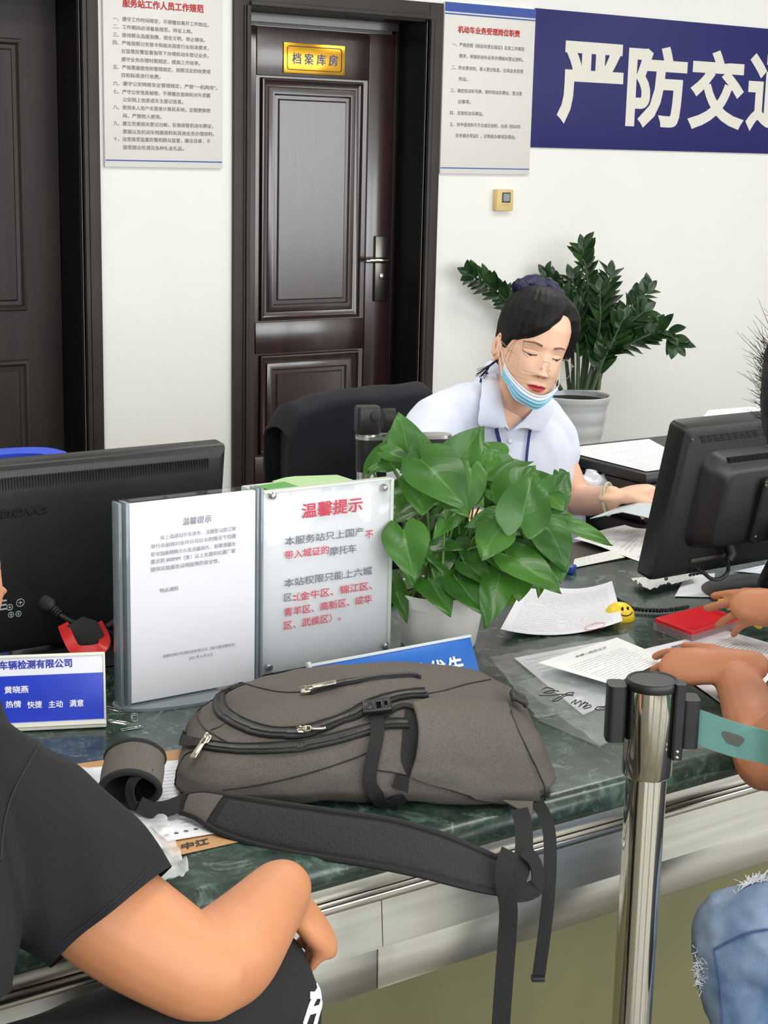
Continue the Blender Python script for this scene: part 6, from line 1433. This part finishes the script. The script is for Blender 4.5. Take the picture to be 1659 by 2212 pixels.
# ------------------------------------------------------------------ man at left, seen from behind
ml = thing('person', 'seated person in black T-shirt, bent elbow and hand over the knee', 'person', V((.52, 1.25, 0)))
m_skl = skin('skin_tan', (190, 128, 90)); m_tee = M('black_jersey', (27, 27, 30), .85, spec=.3, bump=.1, bscale=500)
m_trs = M('black_trousers', (22, 22, 23), .85)
hl = HeadFrame((-38, 1365), 1.56, (.62, .10, .75), (.75, .0, -.62), 1.0)
g = G()
limb(g, [Rd(-90, 1700, 1.50), Rd(80, 1840, 1.465), Rd(250, 1985, 1.45), Rd(395, 2080, 1.455), Rd(442, 2098, 1.46)], [.050, .052, .0535, .0475, .0455])
limb(g, [Rd(432, 2096, 1.46), Rd(490, 2062, 1.49), Rd(545, 2000, 1.53), Rd(594, 1938, 1.58), Rd(608, 1922, 1.597)], [.0455, .0480, .0410, .0335, .031])
hand(g, Rd(604, 1918, 1.60), c2w((.50, .72, .50)), c2w((-.75, .55, .1)), 1, (.55, .5, .5, .5), .84, thumb=(.75, .35, .45), spread=.02, wr=.030, back=-.004)
limb(g, [Rd(-90, 1700, 1.50), Rd(-200, 1600, 1.55), Rd(-330, 1690, 1.62)], [.05, .06, .05]); limb(g, [hl.p((0, -.02, -.07)), hl.p((0, -.03, -.13)), Rd(-200, 1560, 1.55)], [.052, .052, .06])
bme = fused(g, .0040, 8); g = G(); head_into(g, hl)
for s in (-1, 1): ear_into(g, hl, s)
h_ = g.mesh('h'); bm = bmesh.new(); bm.from_mesh(bme); bm.from_mesh(h_); b_ = bpy.data.meshes.new('body'); bm.to_mesh(b_); bm.free(); link('body', b_, m_skl, ml, smooth=80)
def hoff2(x, y, z):
    zl = .066 if y > .03 else (.066 + (-.03 - .066) * sm(.03, .0, y) if y > -.02 else -.03 - .055 * sm(-.02, -.06, y))
    m_ = sm(-.002, .016, z - zl); return -.004 + m_ * (.017 + .006 * noise.noise(V((x * 90, y * 90, z * 60))))
g = G(); head_into(g, hl, 0, hoff2, nz=70, na=110); g.out('hair', m_hair, ml, smooth=80)
g = G()
limb(g, [Rd(-95, 1695, 1.50), Rd(25, 1790, 1.475), Rd(128, 1885, 1.455), Rd(228, 1972, 1.448)], [.080, .081, .077, .069], n=26)
limb(g, [Rd(-330, 1660, 1.62), Rd(-200, 1600, 1.56), Rd(-95, 1680, 1.50)], [.075, .085, .072], n=24)
limb(g, [Rd(-340, 2420, 1.20), Rd(-320, 2200, 1.24), Rd(-262, 1950, 1.33), Rd(-190, 1720, 1.47)], [.125, .13, .135, .12], n=30, up=c2w((.6, 0, -.6)), flat=.75)
tee = fused(g, .0055, 7)
ax0, ax1 = Rd(150, 1862, 1.455), Rd(243, 1978, 1.447); axd = (ax1 - ax0).normalized()
bm = bmesh.new(); bm.from_mesh(tee); bmesh.ops.bisect_plane(bm, geom=bm.verts[:] + bm.edges[:] + bm.faces[:], plane_co=ax1, plane_no=axd, clear_outer=True); bm.to_mesh(tee); bm.free()
wrinkle(tee, .013, 8, (1, 1, 1), 3); wrinkle(tee, .006, 19, (1.6, 1, .6), 6)
tbv = bvh_of(tee); link('t_shirt', tee, m_tee, ml, smooth=80); tso = bpy.data.objects['t_shirt']
P, N = cast(tbv, cr([(92, 1600), (62, 1650), (30, 1710), (8, 1780), (0, 1860)], 6), .0005, 1.45); G().tube(P, .0014, 6).out('armhole_seam', m_bind, tso)
P, N = cast(tbv, cr([(318, 1878), (270, 1925), (200, 1985), (138, 2030)], 6), .0006, 1.40); G().tube(P, .0009, 6).out('sleeve_hem', m_bind, tso)
g = G()
limb(g, [Rd(20, 2480, 1.40), Rd(300, 2330, 1.49), Rd(522, 2150, 1.60)], [.10, .090, .075], n=26)
limb(g, [Rd(522, 2150, 1.60), Rd(545, 2195, 1.61), Rd(540, 2500, 1.62), Rd(520, 3100, 1.62)], [.072, .068, .062, .055], n=24)
tr = fused(g, .0055, 8); wrinkle(tr, .003, 18, seed=2); tvb = bvh_of(tr); link('trousers', tr, m_trs, ml, smooth=80); trs = bpy.data.objects['trousers']
g = G(); 
for pts in ([(690, 2130), (672, 2165), (655, 2212)], [(693, 2160), (684, 2190), (676, 2220)], [(668, 2150), (690, 2150)], [(662, 2185), (688, 2178)]):
    P, N = cast(tvb, cr(pts, 6), .0015, 1.6); g.ribbon(P, .007, N, .0012)
g.out('side_print', M('print_white2', (232, 232, 236), .7), trs, label='white printed side stripe')
# ------------------------------------------------------------------ man at right
mr = thing('person', 'person in ripped blue jeans with both hands on the papers', 'person', V((1.75, 1.25, 0)))
m_skr = skin('skin_brown', (178, 116, 82))
hr_ = HeadFrame((1776, 896), 2.28, (.15, .45, .88), (.98, .0, -.17), 1.0)
g = G()
el, w1 = Rd(1656, 1640, 2.14), Rd(1588, 1468, 2.37)
limb(g, [Rd(1880, 1350, 2.12), Rd(1785, 1520, 2.10), el], [.056, .05, .043]); limb(g, [el, Rd(1634, 1570, 2.20), Rd(1608, 1505, 2.31), w1], [.043, .043, .036, .031])
hand(g, w1 + V((0, 0, .020)), c2w((-.90, .02, .30)), c2w((.08, .74, .68)), -1, (.24, .30, .36, .42), .90, thumb=(.75, .55, .30), spread=.30, wr=.031)
w2 = Rd(1742, 1322, 2.60)
limb(g, [Rd(1960, 1330, 2.25), Rd(1950, 1420, 2.35), Rd(1840, 1370, 2.50), w2], [.05, .042, .036, .027])
hand(g, w2, c2w((-.98, -.10, .10)), c2w((.0, .70, .70)), -1, (.15, .2, .35, .45), .98, thumb=(.85, .35, .3), spread=.04)
limb(g, [Rd(1830, 1330, 2.12), Rd(1900, 1270, 2.20), Rd(1980, 1320, 2.27)], [.055, .07, .055]); limb(g, [hr_.p((0, -.02, -.07)), hr_.p((0, -.03, -.12)), Rd(1900, 1270, 2.20)], [.052, .052, .06])
bme = fused(g, .0031, 4); g = G(); head_into(g, hr_)
h_ = g.mesh('h'); bm = bmesh.new(); bm.from_mesh(bme); bm.from_mesh(h_); b_ = bpy.data.meshes.new('body'); bm.to_mesh(b_); bm.free(); link('body', b_, m_skr, mr, smooth=80)
g = G(); head_into(g, hr_, 0, lambda x, y, z: (lambda q: -.004 + q * .024)(sm(-.002, .02, z - (.05 if y > .03 else .05 - .1 * sm(.03, -.02, y)))), nz=70, na=110); ho = g.out('hair', m_hair, mr, smooth=80)
g = G(); r3 = random.Random(9)
for k in range(2600):
    a, b = r3.uniform(0, 2 * math.pi), r3.uniform(-.35, 1.4); d = V((math.cos(a) * math.cos(b), math.sin(a) * math.cos(b), math.sin(b)))
    if d.y > .55 and d.z < .4: continue
    p = V((d.x * .082, -.008 + d.y * .105, d.z * .132)); l = r3.uniform(.010, .030); q = V((r3.uniform(-.8, .8), r3.uniform(-.9, .5), r3.uniform(-1.5, .1)))
    g.tube([hr_.p(p - d * .004), hr_.p(p + (d * .5 + q * .4) * l * .5), hr_.p(p + (d * .7 + q) * l)], [.0007, .0005, .0002], 3)
g.out('hair_strands', m_hair, ho)
g = G()
limb(g, [Rd(2010, 2150, 1.90), Rd(2010, 1800, 1.97), Rd(1990, 1420, 2.1)], [.16, .16, .15], n=26, up=c2w((-.5, 0, -.8)), flat=.7); limb(g, [Rd(1870, 1360, 2.12), Rd(1920, 1310, 2.2), Rd(1990, 1340, 2.28)], [.07, .09, .07]); limb(g, [Rd(1870, 1360, 2.12), Rd(1850, 1420, 2.10)], [.062, .06])
ts = fused(g, .007, 6); link('t_shirt', ts, M('grey_tee', (70, 74, 84), .85), mr, smooth=80)
def denim():
    m = M('washed_denim', (92, 118, 154), .85, spec=.2, rgb2=(166, 182, 202), nscale=11, ndet=5, nlo=.36, nhi=.68, stretch=(1, 1, .5), bump=.4, bscale=500); return m
g = G(); kn = Rd(1632, 2042, 2.02)
limb(g, [Rd(2000, 2140, 1.95), Rd(1800, 2070, 2.00), Rd(1720, 2040, 2.00), kn], [.098, .093, .086, .079], n=26); limb(g, [kn, Rd(1640, 2120, 2.02), Rd(1662, 2300, 2.0), Rd(1690, 2900, 2.0)], [.076, .074, .066, .06], n=24)
jn = fused(g, .0055, 7); wrinkle(jn, .006, 14, (1, 1, 1.5), 4); wrinkle(jn, .0025, 36, (1, 1, 2), 7); jbv = bvh_of(jn); link('jeans', jn, denim(), mr, smooth=80); jo = bpy.data.objects['jeans']
m_fray = M('denim_fray', (226, 228, 232), .9)
for cx, cy, n_, sx, sy in ((1628, 1898, 110, 40, 9), (1507, 2100, 90, 10, 34)):
    g = G()
    for k in range(n_):
        x, y = cx + r3.gauss(0, sx * .5), cy + r3.gauss(0, sy * .5); P, N = cast(jbv, [(x, y), (x + r3.uniform(-16, 16), y + r3.uniform(-7, 7)), (x + r3.uniform(-24, 24), y + r3.uniform(-12, 12))], .002, 2.0); P[-1] = P[-1] + N[-1] * r3.uniform(0, .008); g.tube(P, .00045, 4)
    g.out('frayed_threads', m_fray, jo, label='white frayed threads')
P, N = cast(jbv, cr([(1543, 2052), (1580, 2032), (1620, 2015), (1659, 2008)], 6), .001, 2.0); g = G(); g.tube(P, .0016, 6)
P, N = cast(jbv, cr([(1543, 2052), (1556, 2120), (1562, 2212)], 6), .001, 2.0); g.tube(P, .0014, 6); g.out('seam', M('denim_seam', (66, 92, 134), .9), jo)
# pen in his far hand
pn = thing('pen', 'yellow and black pen held in the far hand by the ink pad', 'pen', Rd(1600, 1325, 2.70))
a, b = Rd(1548, 1290, 2.76), Rd(1640, 1352, 2.66); t = (b - a)
G().tube([a + t * .1, b], .0055, 12, rnd=True).out('barrel', m_yel, pn); G().tube([a, a + t * .12], [.004, .0055], 12, rnd=True).out('clip_end', m_blk, pn)
